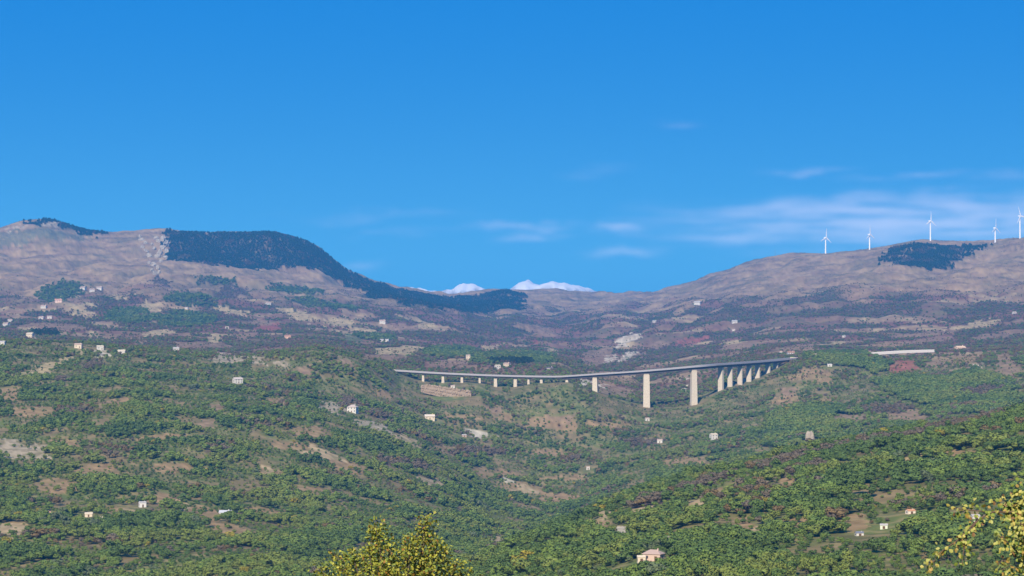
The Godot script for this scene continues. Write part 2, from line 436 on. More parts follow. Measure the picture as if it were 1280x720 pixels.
func land_mesh() -> void:
	var v := PackedVector3Array()
	var n := PackedVector3Array()
	var col := PackedColorArray()
	var idx := PackedInt32Array()
	v.resize(nr * nc)
	n.resize(nr * nc)
	col.resize(nr * nc)
	for i in nr:
		var reach := rows[i]
		var w := width_at(reach)
		for j in nc:
			var k := i * nc + j
			var x := cols[j] * w
			var h := ground[k]
			v[k] = Vector3(x, h, -reach)
			var c := land_color(x, reach, h)
			var kind := cover[k]
			if kind != NONE:
				var b := fine.get_noise_2d(x * 1.3, reach * 1.3)
				var base: Color = COVER_COLOR[kind]
				var mottle := small.get_noise_2d(x * 2.6, reach * 2.0)
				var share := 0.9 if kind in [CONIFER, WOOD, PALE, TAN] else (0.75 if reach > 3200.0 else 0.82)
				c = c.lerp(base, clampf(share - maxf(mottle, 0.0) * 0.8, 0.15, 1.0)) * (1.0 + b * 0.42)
				if kind == ROCK:
					c = c.lerp(Color(0.16, 0.13, 0.07), clampf(b * 2.2, 0.0, 0.7))
			c.a = 1.0
			col[k] = c
	for i in nr:
		for j in nc:
			var k := i * nc + j
			var dx := v[k + (1 if j < nc - 1 else 0)] - v[k - (1 if j > 0 else 0)]
			var dz := v[k + (nc if i < nr - 1 else 0)] - v[k - (nc if i > 0 else 0)]
			n[k] = dx.cross(dz).normalized()
	for i in nr - 1:
		for j in nc - 1:
			var k := i * nc + j
			idx.append_array(PackedInt32Array([k, k + nc, k + 1, k + 1, k + nc, k + nc + 1]))
	var arr := []
	arr.resize(Mesh.ARRAY_MAX)
	arr[Mesh.ARRAY_VERTEX] = v
	arr[Mesh.ARRAY_NORMAL] = n
	arr[Mesh.ARRAY_COLOR] = col
	arr[Mesh.ARRAY_INDEX] = idx
	var mesh := ArrayMesh.new()
	mesh.add_surface_from_arrays(Mesh.PRIMITIVE_TRIANGLES, arr)
	var m := StandardMaterial3D.new()
	m.vertex_color_use_as_albedo = true
	m.roughness = 0.95
	m.metallic_specular = 0.1
	var o := part("terrain", mesh, m, self)
	o.set_meta("kind", "structure")

# ------------------------------------------------------------------ the snowy range
func snow_range(px0: float, px1: float, crest: Array, reach: float, snow_line: float, called: String) -> void:
	var n1 := noise_of(31, 1100.0, 5, true)
	var n2 := noise_of(37, 260.0, 3)
	var v := PackedVector3Array()
	var col := PackedColorArray()
	var nn := PackedVector3Array()
	var idx := PackedInt32Array()
	var cx := 260
	var rz := 46
	for i in rz:
		var t := i / float(rz - 1)
		for j in cx:
			var px := lerpf(px0, px1, j / float(cx - 1))
			var x := ray(px, 400.0).x * reach
			var z := reach - 2400.0 + t * 4800.0
			var top := ray(px, along(crest, px)).y * reach
			var prof := 1.0 - absf(t - 0.5) * 2.0
			var h := lerpf(-50.0, top, pow(prof, 0.85))
			h += (n1.get_noise_2d(x, z) * 75.0 + n2.get_noise_2d(x, z) * 30.0) * clampf(prof * 1.6, 0.0, 1.0) * (1.0 - smoothstep(0.86, 1.0, prof) * 0.45)
			v.append(Vector3(x, h, -z))
			var s := smoothstep(snow_line - 50.0, snow_line + 40.0, h + n2.get_noise_2d(x * 2.0, z * 2.0) * 110.0)
			col.append(Color(0.20, 0.17, 0.16).lerp(Color(0.82, 0.81, 0.80), s))
	for i in rz:
		for j in cx:
			var k := i * cx + j
			var dx := v[k + (1 if j < cx - 1 else 0)] - v[k - (1 if j > 0 else 0)]
			var dz := v[k + (cx if i < rz - 1 else 0)] - v[k - (cx if i > 0 else 0)]
			nn.append(dx.cross(dz).normalized())
	for i in rz - 1:
		for j in cx - 1:
			var k := i * cx + j
			idx.append_array(PackedInt32Array([k, k + cx, k + 1, k + 1, k + cx, k + cx + 1]))
	var arr := []
	arr.resize(Mesh.ARRAY_MAX)
	arr[Mesh.ARRAY_VERTEX] = v
	arr[Mesh.ARRAY_NORMAL] = nn
	arr[Mesh.ARRAY_COLOR] = col
	arr[Mesh.ARRAY_INDEX] = idx
	var mesh := ArrayMesh.new()
	mesh.add_surface_from_arrays(Mesh.PRIMITIVE_TRIANGLES, arr)
	var m := StandardMaterial3D.new()
	m.vertex_color_use_as_albedo = true
	m.roughness = 0.8
	m.metallic_specular = 0.2
	var o := part(called, mesh, m, self)
	o.set_meta("kind", "structure")

# ------------------------------------------------------------------ sky
func make_sky() -> ProceduralSkyMaterial:
	var m := ProceduralSkyMaterial.new()
	m.sky_top_color = Color(0.0, 0.143, 0.475).linear_to_srgb()
	m.sky_horizon_color = Color(0.17, 0.62, 0.85).linear_to_srgb()
	m.sky_curve = 0.0375
	m.ground_horizon_color = Color(0.10, 0.28, 0.50).linear_to_srgb()
	m.ground_bottom_color = Color(0.08, 0.10, 0.08).linear_to_srgb()
	m.ground_curve = 0.1
	m.sun_angle_max = 0.0
	var W := 4096
	var H := 2048
	var wisp := noise_of(41, 5.0, 4)
	var thread := noise_of(43, 1.6, 4)
	# cirrus: bearing and height in degrees (0 is straight ahead), half length, half height, strength
	var list := [[10.2, 3.6, 5.0, 0.40, 1.0], [12.5, 3.3, 5.0, 0.45, 0.7], [8.6, 3.9, 3.8, 0.2, 0.6], [6.4, 3.15, 2.0, 0.13, 0.8], [7.6, 4.86, 1.0, 0.06, 0.28], [10.2, 4.66, 1.4, 0.08, 0.3], [12.6, 4.6, 0.9, 0.08, 0.25],
		[0.2, 3.42, 1.1, 0.08, 0.8], [0.5, 3.15, 0.8, 0.07, 0.5], [2.75, 3.38, 0.6, 0.08, 0.6], [2.9, 2.78, 0.8, 0.08, 0.75], [-3.9, 2.45, 0.55, 0.09, 0.55], [-3.3, 3.7, 2.2, 0.12, 0.16], [-3.0, 3.28, 1.5, 0.08, 0.12], [4.4, 6.05, 0.55, 0.09, 0.12], [2.2, 4.85, 0.8, 0.09, 0.12]]
	var own := RandomNumberGenerator.new()
	own.seed = 9
	for k in 70:     # the same thin cirrus goes on all round
		var az := own.randf_range(18.0, 342.0)
		list.append([az, own.randf_range(2.0, 7.0), own.randf_range(0.8, 4.0), own.randf_range(0.08, 0.35), own.randf_range(0.3, 0.8)])
	var acc := {}
	for c in list:
		var j0 := int((c[0] - c[2] * 1.6) / 360.0 * W)
		var j1 := int((c[0] + c[2] * 1.6) / 360.0 * W)
		var i0 := int((90.0 - c[1] - c[3] * 2.6) / 180.0 * H)
		var i1 := int((90.0 - c[1] + c[3] * 2.6) / 180.0 * H) + 1
		for i in range(i0, i1 + 1):
			var el := 90.0 - (i + 0.5) * 180.0 / H
			for j in range(j0, j1 + 1):
				var az := (j + 0.5) * 360.0 / W
				var dx: float = (az - c[0]) / c[2]
				var dy: float = (el - c[1] - 0.03 * (az - c[0]) + wisp.get_noise_2d(az * 2.2, el * 5.0) * 0.22) / c[3]
				var g := exp(-dx * dx * 1.4 - dy * dy)
				g *= clampf(0.75 + 1.3 * thread.get_noise_2d(az * 0.5 - el * 1.5, el * 15.0) + 0.4 * wisp.get_noise_2d(az * 1.0, el * 6.0), 0.25, 1.4) * c[4]
				var key := i * W + posmod(j, W)
				acc[key] = acc.get(key, 0.0) + g
	var img := Image.create_empty(W, H, false, Image.FORMAT_RGBA8)
	for key in acc:
		var g: float = 1.0 - exp(-acc[key] * 1.1)
		img.set_pixel(key % W, key / W, Color(0.68, 0.56, 0.48, g))
	m.sky_cover = ImageTexture.create_from_image(img)
	m.sky_cover_modulate = Color(1.0, 1.0, 1.0, 1.0)
	return m

# ------------------------------------------------------------------ trees
# A tree of height 1: a crown of many leaf sprays on lobes, and a tapered trunk. Colours come from the copy or the material.
func crown_mesh(seed_: int, lobes: int, sprays: int, size: float, tall: float, with_trunk: bool) -> ArrayMesh:
	var own := RandomNumberGenerator.new()
	own.seed = seed_
	var centers: Array[Vector3] = []
	var radii: Array[float] = []
	for k in lobes:
		var a := own.randf() * TAU
		var d := own.randf_range(0.05, 0.30) if k > 0 else 0.0
		centers.append(Vector3(cos(a) * d, own.randf_range(0.36, 0.74) * tall, sin(a) * d))
		radii.append(own.randf_range(0.15, 0.25) * (1.25 if k == 0 else 1.0))
	var v := PackedVector3Array()
	var n := PackedVector3Array()
	var col := PackedColorArray()
	for k in sprays:
		var l := own.randi() % lobes
		var dir := Vector3(own.randfn(), own.randfn() + 0.25, own.randfn()).normalized()
		var p := centers[l] + dir * radii[l] * Vector3(1.0, 0.85, 1.0) * (0.72 + 0.36 * own.randf())
		var nn := (dir + Vector3(own.randfn(), own.randfn(), own.randfn()) * 0.33).normalized()
		var s := nn.cross(Vector3(own.randfn(), own.randfn(), own.randfn())).normalized()
		var t := nn.cross(s)
		var q := size * own.randf_range(0.6, 1.3)
		var tint := own.randf_range(0.78, 1.25)
		var c := Color(tint * own.randf_range(0.92, 1.1), tint, tint * own.randf_range(0.85, 1.1))
		var tip := p + s * q
		var tail := p - s * q
		var side := t * q * 0.62
		var sh := (dir * 0.75 + nn * 0.45).normalized()
		for w in [tail, tip, p - side + nn * q * 0.12, tail, p + side + nn * q * 0.12, tip]:
			v.append(w)
			n.append(sh)
			col.append(c)
	if with_trunk:
		for k in 5:
			var a0 := TAU * k / 5.0
			var a1 := TAU * (k + 1) / 5.0
			var b0 := Vector3(cos(a0), 0, sin(a0))
			var b1 := Vector3(cos(a1), 0, sin(a1))
			for w in [b0 * 0.03, b0 * 0.015 + Vector3(0, 0.5, 0), b1 * 0.015 + Vector3(0, 0.5, 0), b0 * 0.03, b1 * 0.015 + Vector3(0, 0.5, 0), b1 * 0.03]:
				v.append(w)
				n.append(b0)
				col.append(Color(1.3, 0.75, 1.2))
	var arr := []
	arr.resize(Mesh.ARRAY_MAX)
	arr[Mesh.ARRAY_VERTEX] = v
	arr[Mesh.ARRAY_NORMAL] = n
	arr[Mesh.ARRAY_COLOR] = col
	var mesh := ArrayMesh.new()
	mesh.add_surface_from_arrays(Mesh.PRIMITIVE_TRIANGLES, arr)
	return mesh

func conifer_mesh(seed_: int, sprays: int) -> ArrayMesh:
	var own := RandomNumberGenerator.new()
	own.seed = seed_
	var v := PackedVector3Array()
	var n := PackedVector3Array()
	var col := PackedColorArray()
	for k in sprays:
		var h := pow(own.randf(), 1.3)
		var a := own.randf() * TAU
		var r := pow(1.0 - h, 0.65) * 0.30 + 0.02
		var out := Vector3(cos(a), 0, sin(a))
		var p := Vector3(0, 0.1 + h * 0.9, 0) + out * r * own.randf_range(0.7, 1.05)
		var nn := (out + Vector3(0, 0.7, 0) + Vector3(own.randfn(), own.randfn(), own.randfn()) * 0.25).normalized()
		var s := Vector3(-out.z, 0, out.x)
		var t := nn.cross(s).normalized()
		var q := 0.085 * own.randf_range(0.7, 1.3)
		var tint := own.randf_range(0.8, 1.2)
		for w in [p - s * q, p + t * q, p + s * q, p - s * q, p + s * q, p - t * q]:
			v.append(w)
			n.append(nn)
			col.append(Color(tint, tint, tint))
	var arr := []
	arr.resize(Mesh.ARRAY_MAX)
	arr[Mesh.ARRAY_VERTEX] = v
	arr[Mesh.ARRAY_NORMAL] = n
	arr[Mesh.ARRAY_COLOR] = col
	var mesh := ArrayMesh.new()
	mesh.add_surface_from_arrays(Mesh.PRIMITIVE_TRIANGLES, arr)
	return mesh

func trunk_mesh() -> ArrayMesh:
	var st := st_new()
	tube(st, Vector3.ZERO, Vector3(0.01, 0.3, 0.005), 0.035, 0.024, 7)
	tube(st, Vector3(0.01, 0.3, 0.005), Vector3(0.0, 0.62, 0.02), 0.024, 0.012, 6)
	for k in 4:
		var a := TAU * k / 4.0 + 0.4
		tube(st, Vector3(0.01, 0.26 + 0.05 * k, 0.005), Vector3(cos(a) * 0.22, 0.5 + 0.05 * k, sin(a) * 0.22), 0.013, 0.005, 5)
	return st.commit()

const KINDS := 7
var KIND_COLOR := [Color(0.130, 0.184, 0.040), Color(0.158, 0.194, 0.044), Color(0.088, 0.136, 0.036), Color(0.165, 0.118, 0.055), Color(0.155, 0.125, 0.088), Color(0.26, 0.22, 0.03), Color(0.115, 0.145, 0.07)]
var KIND_LABEL := ["mid green broadleaf tree in the near wooded hillside", "yellow-olive broadleaf tree in the near wooded hillside", "dark green bushy tree in the near wooded hillside", "russet brown autumn tree in the near wooded hillside",
	"greyish half-bare tree in the near wooded hillside", "bright yellow autumn tree in the near wooded hillside", "grey-green olive-like tree in the near wooded hillside"]

var clear_spots: Array[Vector3] = []     # x, reach, radius kept free of trees

func pick_kind(x: float, reach: float, own: RandomNumberGenerator) -> int:
	var a := patch.get_noise_2d(x * 0.8 + 500.0, reach * 0.8) + own.randfn() * 0.15
	var b := relief.get_noise_2d(x * 2.5 + 900.0, reach * 2.5) + own.randfn() * 0.1
	if own.randf() < 0.008:
		return 5
	if b > 0.5:
		return 3 if own.randf() < 0.5 else 4
	if a > 0.2:
		return 1
	if a < -0.26:
		return 2
	if b < -0.5:
		return 6
	return 0

func plant_trees() -> void:
	var leaf := StandardMaterial3D.new()
	leaf.vertex_color_use_as_albedo = true
	leaf.roughness = 0.75
	leaf.metallic_specular = 0.2
	leaf.backlight = Color(0.38, 0.44, 0.12)
	var own := RandomNumberGenerator.new()
	own.seed = 2024
	var near_mesh: Array[ArrayMesh] = []
	var far_mesh: Array[ArrayMesh] = []
	for k in 7:
		near_mesh.append(crown_mesh(100 + k, 7 + k % 4, 620, 0.062, [1.0, 1.12, 0.92, 1.0, 1.2, 0.95, 1.05][k], false))
	for k in 5:
		far_mesh.append(crown_mesh(200 + k, 6 + k % 3, 190, 0.10, [1.0, 1.1, 0.9, 1.0, 1.05][k], true))
	var pine := [conifer_mesh(301, 150), conifer_mesh(302, 150)]
	# candidates: [reach, x, height, kind, mesh, turn]
	var near: Array = []
	var far: Array = []
	var pines: Array = []
	var reach := 640.0
	while reach < 12000.0:
		var step := 5.0 if reach < 1650.0 else (5.0 if reach < 3300.0 else (7.2 if reach < 4500.0 else 9.5))
		var half := reach * 0.25 + 15.0
		var x := -half
		while x < half:
			var r := reach + own.randf_range(-0.5, 0.5) * step
			var xx := x + own.randf_range(-0.5, 0.5) * step
			x += step
			var kind := cover_at(xx, r)
			var chance := 0.0
			var size := own.randf_range(5.0, 8.6)
			var h := 0.0
			if kind == CONIFER:
				h = height(xx, r)
				if own.randf() < clampf(1.0 - maxf(small.get_noise_2d(xx * 0.8, r * 0.6) - 0.1, 0.0) * 2.2, 0.1, 0.95):
					pines.append([r, xx, h, own.randf_range(6.0, 9.0), own.randi() % 2, own.randf() * TAU])
				continue
			elif kind == WOOD:
				chance = 0.95
			elif kind == PURPLE:
				chance = 0.7
				size *= 0.75
			elif kind != NONE:
				chance = 0.09 if kind != SOIL else 0.24
				size *= own.randf_range(0.22, 0.55)
				if kind == SCRUB:
					chance = 0.5
					size *= 0.45
			elif r < 3200.0:
				var d := patch.get_noise_2d(xx * 1.7 + 40.0, r * 1.3)
				chance = 0.9 if d < (0.16 if r > 1600.0 else 0.3) else 0.3
				# thickets of tall trees with low scrub between
				var tall := small.get_noise_2d(xx * 0.9 + 200.0, r * 0.7) + own.randfn() * 0.12
				size *= lerpf(0.38, 1.2, smoothstep(-0.32, 0.38, tall))
				if r > 1600.0:
					size *= 0.76
				else:
					size *= 0.88
				var up := smoothstep(2550.0, 3150.0, r)
				size *= lerpf(1.0, 0.75, up)
				chance *= lerpf(1.0, 0.72, up)
			else:
				h = height(xx, r)
				var v := is_fields(xx, r)
				chance = 0.8 if v < -0.3 else (0.4 if v < 0.15 else 0.08)
				size *= 0.72
				if r < 3600.0:
					chance = maxf(chance, 0.7 * (3600.0 - r) / 400.0)
				var p := pasture(xx, r, h)
				if p > 0.02:
					var s := streak.get_noise_2d(xx * 0.35, h * 2.6 + r * 0.06)
					chance = lerpf(chance, clampf(s * 1.5 - 0.1, 0.05, 0.6), p)
					size *= lerpf(1.0, own.randf_range(0.28, 0.5), p)
			if own.randf() > chance:
				continue
			var free := true
			for q in clear_spots:
				if absf(q.y - r) < 60.0 and Vector2(q.x - xx, (q.y - r) * (0.42 if r < q.y else 1.0)).length() < q.z:
					free = false
					break
			if not free:
				continue
			h = height(xx, r)
			var k := pick_kind(xx, r, own)
			if r < 1560.0 and xx > 0.0 and own.randf() < 0.3:
				k = 2
			if kind == PURPLE:
				k = 4 if own.randf() < 0.75 else (3 if own.randf() < 0.5 else 2)
			elif r > 2500.0 and kind != WOOD and own.randf() < lerpf(0.08, 0.62, smoothstep(2600.0, 3700.0, r)):
				k = 3 if own.randf() < 0.5 else 4
			elif r > 3400.0 and own.randf() < 0.5:
				k = 2
			if r < 1750.0:
				near.append([r, xx, h, size, k, own.randi() % 7, own.randf() * TAU])
			else:
				far.append([r, xx, h, size, k, own.randi() % 5, own.randf() * TAU])
		reach += step

	# the trees that show largest stand one by one
	var single := 0
	var mats: Array = []
	for k in KINDS:
		var m: StandardMaterial3D = leaf.duplicate()
		m.albedo_color = (KIND_COLOR[k] as Color).linear_to_srgb()
		mats.append(m)
	var bark := mat(Color(0.09, 0.07, 0.05))
	var trunk := trunk_mesh()
	near.sort_custom(func(p, q): return p[0] < q[0])
	var left: Array = []
	for t in near:
		var px: float = 640.0 + FOCAL * t[1] / t[0]
		var py: float = HORIZON - FOCAL * (t[2] + t[3] * 0.8) / t[0]
		if single < 300 and px > 4 and px < 1276 and py < 712.0:
			single += 1
			var label: String = KIND_LABEL[t[4]]
			var o := thing("broadleaf_tree", Vector3(t[1], t[2] - 0.1, -t[0]), t[6], label, "tree", label.get_slice(" in the", 0) + "s of the near wood")
			o.scale = Vector3.ONE * t[3]
			part("trunk", trunk, bark, o)
			part("crown", near_mesh[t[5]], mats[t[4]], o)
		else:
			left.append(t)
	scatter("near_woodland", left, near_mesh, leaf, own)
	scatter("far_woodland", far, far_mesh, leaf, own)
	var dark := leaf.duplicate()
	dark.backlight = Color(0, 0, 0)
	for k in 2:
		var list := pines.filter(func(p): return p[4] == k)
		var mm := MultiMesh.new()
		mm.transform_format = MultiMesh.TRANSFORM_3D
		mm.use_colors = true
		mm.mesh = pine[k]
		mm.instance_count = list.size()
		for i in list.size():
			var t: Array = list[i]
			mm.set_instance_transform(i, Transform3D(Basis(Vector3.UP, t[5]).scaled(Vector3(1.75, 0.9, 1.75) * t[3]), Vector3(t[1], t[2] - 0.2, -t[0])))
			var tone := Color(0.026, 0.042, 0.016)
			if patch.get_noise_2d(t[1] * 0.9 + 77.0, t[0] * 0.6) + own.randfn() * 0.08 > 0.4:
				tone = Color(0.085, 0.06, 0.03)
			mm.set_instance_color(i, tone * own.randf_range(0.85, 1.15))
		add_wood("conifer_wood", mm, dark)
	print("trees: ", single, " single, ", left.size(), " near, ", far.size(), " far, ", pines.size(), " conifers")

func add_wood(called: String, mm: MultiMesh, m: Material) -> void:
	var o := MultiMeshInstance3D.new()
	o.name = numbered(called)
	o.multimesh = mm
	o.material_override = m
	o.set_meta("kind", "stuff")
	o.set_meta("label", {"near_woodland": "mixed green broadleaf woodland over the near slopes", "far_woodland": "broadleaf woods and scrub covering the valley and far slopes", "conifer_wood": "dark conifer plantation on the mountain slopes"}[called])
	o.set_meta("category", "woodland")
	add_child(o)

func scatter(called: String, list: Array, meshes: Array, m: Material, own: RandomNumberGenerator) -> void:
	for k in meshes.size():
		var sub := list.filter(func(t): return t[5] == k)
		var mm := MultiMesh.new()
		mm.transform_format = MultiMesh.TRANSFORM_3D
		mm.use_colors = true
		mm.mesh = meshes[k]
		mm.instance_count = sub.size()
		for i in sub.size():
			var t: Array = sub[i]
			var s: float = t[3]
			mm.set_instance_transform(i, Transform3D(Basis(Vector3.UP, t[6]).scaled(Vector3(s * own.randf_range(1.1, 1.6), s, s * own.randf_range(1.1, 1.6))), Vector3(t[1], t[2] - 0.15, -t[0])))
			var c: Color = KIND_COLOR[t[4]]
			mm.set_instance_color(i, c * own.randf_range(0.91, 1.11))
		add_wood(called, mm, m)

# ------------------------------------------------------------------ viaducts
func sweep(st: SurfaceTool, path: Array[Vector3], across: Array[Vector3], prof: Array) -> void:
	# prof: closed outline, (offset to the side, offset up), swept along the path
	for k in path.size() - 1:
		for p in prof.size():
			var a: Vector2 = prof[p]
			var b: Vector2 = prof[(p + 1) % prof.size()]
			quad(st, path[k] + across[k] * a.x + Vector3.UP * a.y, path[k + 1] + across[k + 1] * a.x + Vector3.UP * a.y, path[k + 1] + across[k + 1] * b.x + Vector3.UP * b.y, path[k] + across[k] * b.x + Vector3.UP * b.y)
	for e in [0, path.size() - 1]:
		for p in range(1, prof.size() - 1):
			tri(st, path[e] + across[e] * prof[0].x + Vector3.UP * prof[0].y, path[e] + across[e] * prof[p].x + Vector3.UP * prof[p].y, path[e] + across[e] * prof[p + 1].x + Vector3.UP * prof[p + 1].y)

func place(px: float, py: float, reach: float) -> Vector3:
	return ray(px, py) * reach

func make_viaduct() -> void:
	var concrete := weathered(Color(0.60, 0.535, 0.43))
	var deckm := mat(Color(0.20, 0.195, 0.20))
	var steel := mat(Color(0.10, 0.085, 0.085), 0.6)
	# deck line: pixel column, row of the deck's top, reach (from the ground that the piers stand on)
	var dl := [[493, 462.5, 3185], [540, 465.5, 3172], [600, 468.3, 3155], [650, 469.8, 3140], [690, 470.3, 3127], [709, 469.8, 3120], [750, 467, 3106], [808, 463, 3098], [867, 457.8, 3106], [886, 456, 3122], [901, 454.8, 3150], [925, 453.2, 3195], [947, 451.6, 3240], [968, 449.8, 3282], [994, 447.2, 3335]]
	var c := Curve3D.new()
	for d in dl:
		c.add_point(place(d[0], d[1], d[2]))
	for k in range(1, dl.size() - 1):
		var tg := (c.get_point_position(k + 1) - c.get_point_position(k - 1)) * 0.16
		c.set_point_in(k, -tg)
		c.set_point_out(k, tg)
	var pts := c.tessellate_even_length(6, 8.0)
	var root := thing("motorway_viaduct", pts[0], 0.0, "long concrete motorway viaduct on tall pale piers crossing the wooded valley", "viaduct")
	var path: Array[Vector3] = []
	var across: Array[Vector3] = []
	for k in pts.size():
		path.append(pts[k] - pts[0])
		var tg := pts[mini(k + 1, pts.size() - 1)] - pts[maxi(k - 1, 0)]
		across.append(Vector3(-tg.z, 0, tg.x).normalized())
	# cut where the shallow approach meets the deep main girder
	var cut := 0
	for k in pts.size():
		if pts[k].x < place(709, 470, 3120).x:
			cut = k
	for piece in [[0, cut, 1.6, "approach_girder"], [cut, pts.size() - 1, 3.4, "main_girder"]]:
		var sub: Array[Vector3] = []
		var sac: Array[Vector3] = []
		for k in range(piece[0], piece[1] + 1):
			sub.append(path[k])
			sac.append(across[k])
		var st := st_new()
		sweep(st, sub, sac, [Vector2(-4.4, -1.55), Vector2(4.4, -1.55), Vector2(3.4, -1.55 - piece[2]), Vector2(-3.4, -1.55 - piece[2])])
		part(piece[3], st.commit(), steel if piece[2] > 3.0 else mat(Color(0.22, 0.205, 0.195)), root)
	var sd := st_new()
	sweep(sd, path, across, [Vector2(-6.5, -0.75), Vector2(6.5, -0.75), Vector2(6.5, -1.5), Vector2(-6.5, -1.5)])
	var deck := part("deck", sd.commit(), deckm, root)
	for s in [-1.0, 1.0]:
		var sp := st_new()
		sweep(sp, path, across, [Vector2(s * 6.72 - 0.2, 0.7), Vector2(s * 6.72 + 0.2, 0.7), Vector2(s * 6.72 + 0.2, -1.6), Vector2(s * 6.72 - 0.2, -1.6)])
		part("parapet", sp.commit(), mat(Color(0.32, 0.30, 0.305)), deck)
	# piers: column, width across the view at the top and foot, girder depth above
	var piers := [[529, 3.2, 3.6, 3.15], [553, 3.6, 4.2, 3.15], [576, 3.4, 3.8, 3.15], [599, 3.0, 3.2, 3.15], [621, 4.4, 5.0, 3.15], [642, 4.4, 5.0, 3.15], [661, 3.0, 3.4, 3.15], [679, 3.6, 4.0, 3.15], [709, 3.6, 4.0, 3.15],
		[746, 6.6, 7.4, 4.95], [808, 8.2, 9.6, 4.95], [867, 7.4, 9.0, 4.95], [901, 4.2, 4.6, 4.95], [912.5, 2.5, 2.7, 4.95], [924.5, 2.5, 2.7, 4.95], [936, 2.5, 2.7, 4.95], [947.5, 2.5, 2.7, 4.95], [959, 2.5, 2.7, 4.95], [969, 2.5, 2.6, 4.95]]
	for p in piers:
		var best := 0
		for k in pts.size():
			var px := 640.0 + FOCAL * pts[k].x / -pts[k].z
			if absf(px - p[0]) < absf(640.0 + FOCAL * pts[best].x / -pts[best].z - p[0]):
				best = k
		var topy: float = pts[best].y - p[3]
		var g := height(pts[best].x, -pts[best].z) - 1.5
		var tall := maxf(topy - g, 4.0)
		var a := across[best]
		var bas := Basis(Vector3(a.z, 0, -a.x), Vector3.UP, a)
		var foot := Vector3(path[best].x, topy - tall - pts[0].y, path[best].z)
		var st := st_new()
		var big: bool = p[0] > 720
		var dep := 7.0 if big else 4.0
		frustum(st, foot, p[2], dep * 1.04, p[1], dep, tall - 1.6, bas)
		var pier := part("pier", st.commit(), concrete, root)
		var sc := st_new()
		frustum(sc, foot + Vector3(0, tall - 1.598, 0), p[1] * 0.98, dep * 0.98, p[1] * (0.8 if big else 1.2), dep * (1.1 if big else 1.3), 1.597, bas)
		part("pier_head", sc.commit(), concrete, pier)
		clear_spots.append(Vector3(pts[best].x, -pts[best].z, 15.0 if big else 8.0))
		for ahead in ([14, 28, 42, 56, 70] if not big else [15, 30]):
			clear_spots.append(Vector3(pts[best].x * (1.0 - ahead / -pts[best].z), -pts[best].z - ahead, 8.0))
	for e in [0, pts.size() - 1]:
		var a := across[e]
		var bas := Basis(Vector3(a.z, 0, -a.x), Vector3.UP, a)
		var st := st_new()
		frustum(st, path[e] + Vector3(0, -9.0, 0), 9.0, 14.0, 7.0, 13.9, 9.8, bas)
		part("abutment", st.commit(), concrete, root)
	for k in range(0, pts.size(), 4):
		clear_spots.append(Vector3(pts[k].x, -pts[k].z, 11.0))

	# the short viaduct on the hillside
	var q0 := place(1083, 441.5, 3640)
	var road: Array[Vector3] = []
	var rac: Array[Vector3] = []
	for k in 9:
		var t := k / 8.0
		road.append(place(lerpf(1083, 1167, t), lerpf(442.0, 437.8, t) - sin(t * PI) * 0.8, 3610.0 + 40.0 * t) - q0)
		rac.append(Vector3(0.05, 0, 1).normalized())
	var o := thing("hillside_viaduct", q0, 0.0, "short pale road viaduct on low piers among hillside trees", "viaduct")
	var s1 := st_new()
	sweep(s1, road, rac, [Vector2(-5.5, 0.0), Vector2(5.5, 0.0), Vector2(5.5, -3.4), Vector2(-5.5, -3.4)])
	var dk := part("deck", s1.commit(), mat(Color(0.50, 0.47, 0.43)), o)
	for s in [-1.0, 1.0]:
		var sp := st_new()
		sweep(sp, road, rac, [Vector2(s * 5.3 - 0.15, 1.2), Vector2(s * 5.3 + 0.15, 1.2), Vector2(s * 5.3 + 0.15, 0.01), Vector2(s * 5.3 - 0.15, 0.01)])
		part("parapet", sp.commit(), mat(Color(0.55, 0.52, 0.48)), dk)
	for k in [1, 2.6, 3.7, 5, 6, 7]:
		var i := int(k)
		var pt: Vector3 = road[i].lerp(road[i + 1], k - i)
		var st := st_new()
		var gy := height(pt.x + q0.x, -(pt.z + q0.z)) - q0.y - 1.0
		frustum(st, Vector3(pt.x, gy, pt.z), 3.6, 5.0, 3.0, 5.0, maxf(pt.y - 3.42 - gy, 1.0))
		part("pier", st.commit(), concrete, o)
		clear_spots.append(Vector3(pt.x + q0.x, -(pt.z + q0.z), 22.0))
		for ahead in [20, 40, 60]:
			clear_spots.append(Vector3(pt.x + q0.x, -(pt.z + q0.z) - ahead, 14.0))
	clear_spots.append(Vector3(q0.x, -q0.z, 16.0))

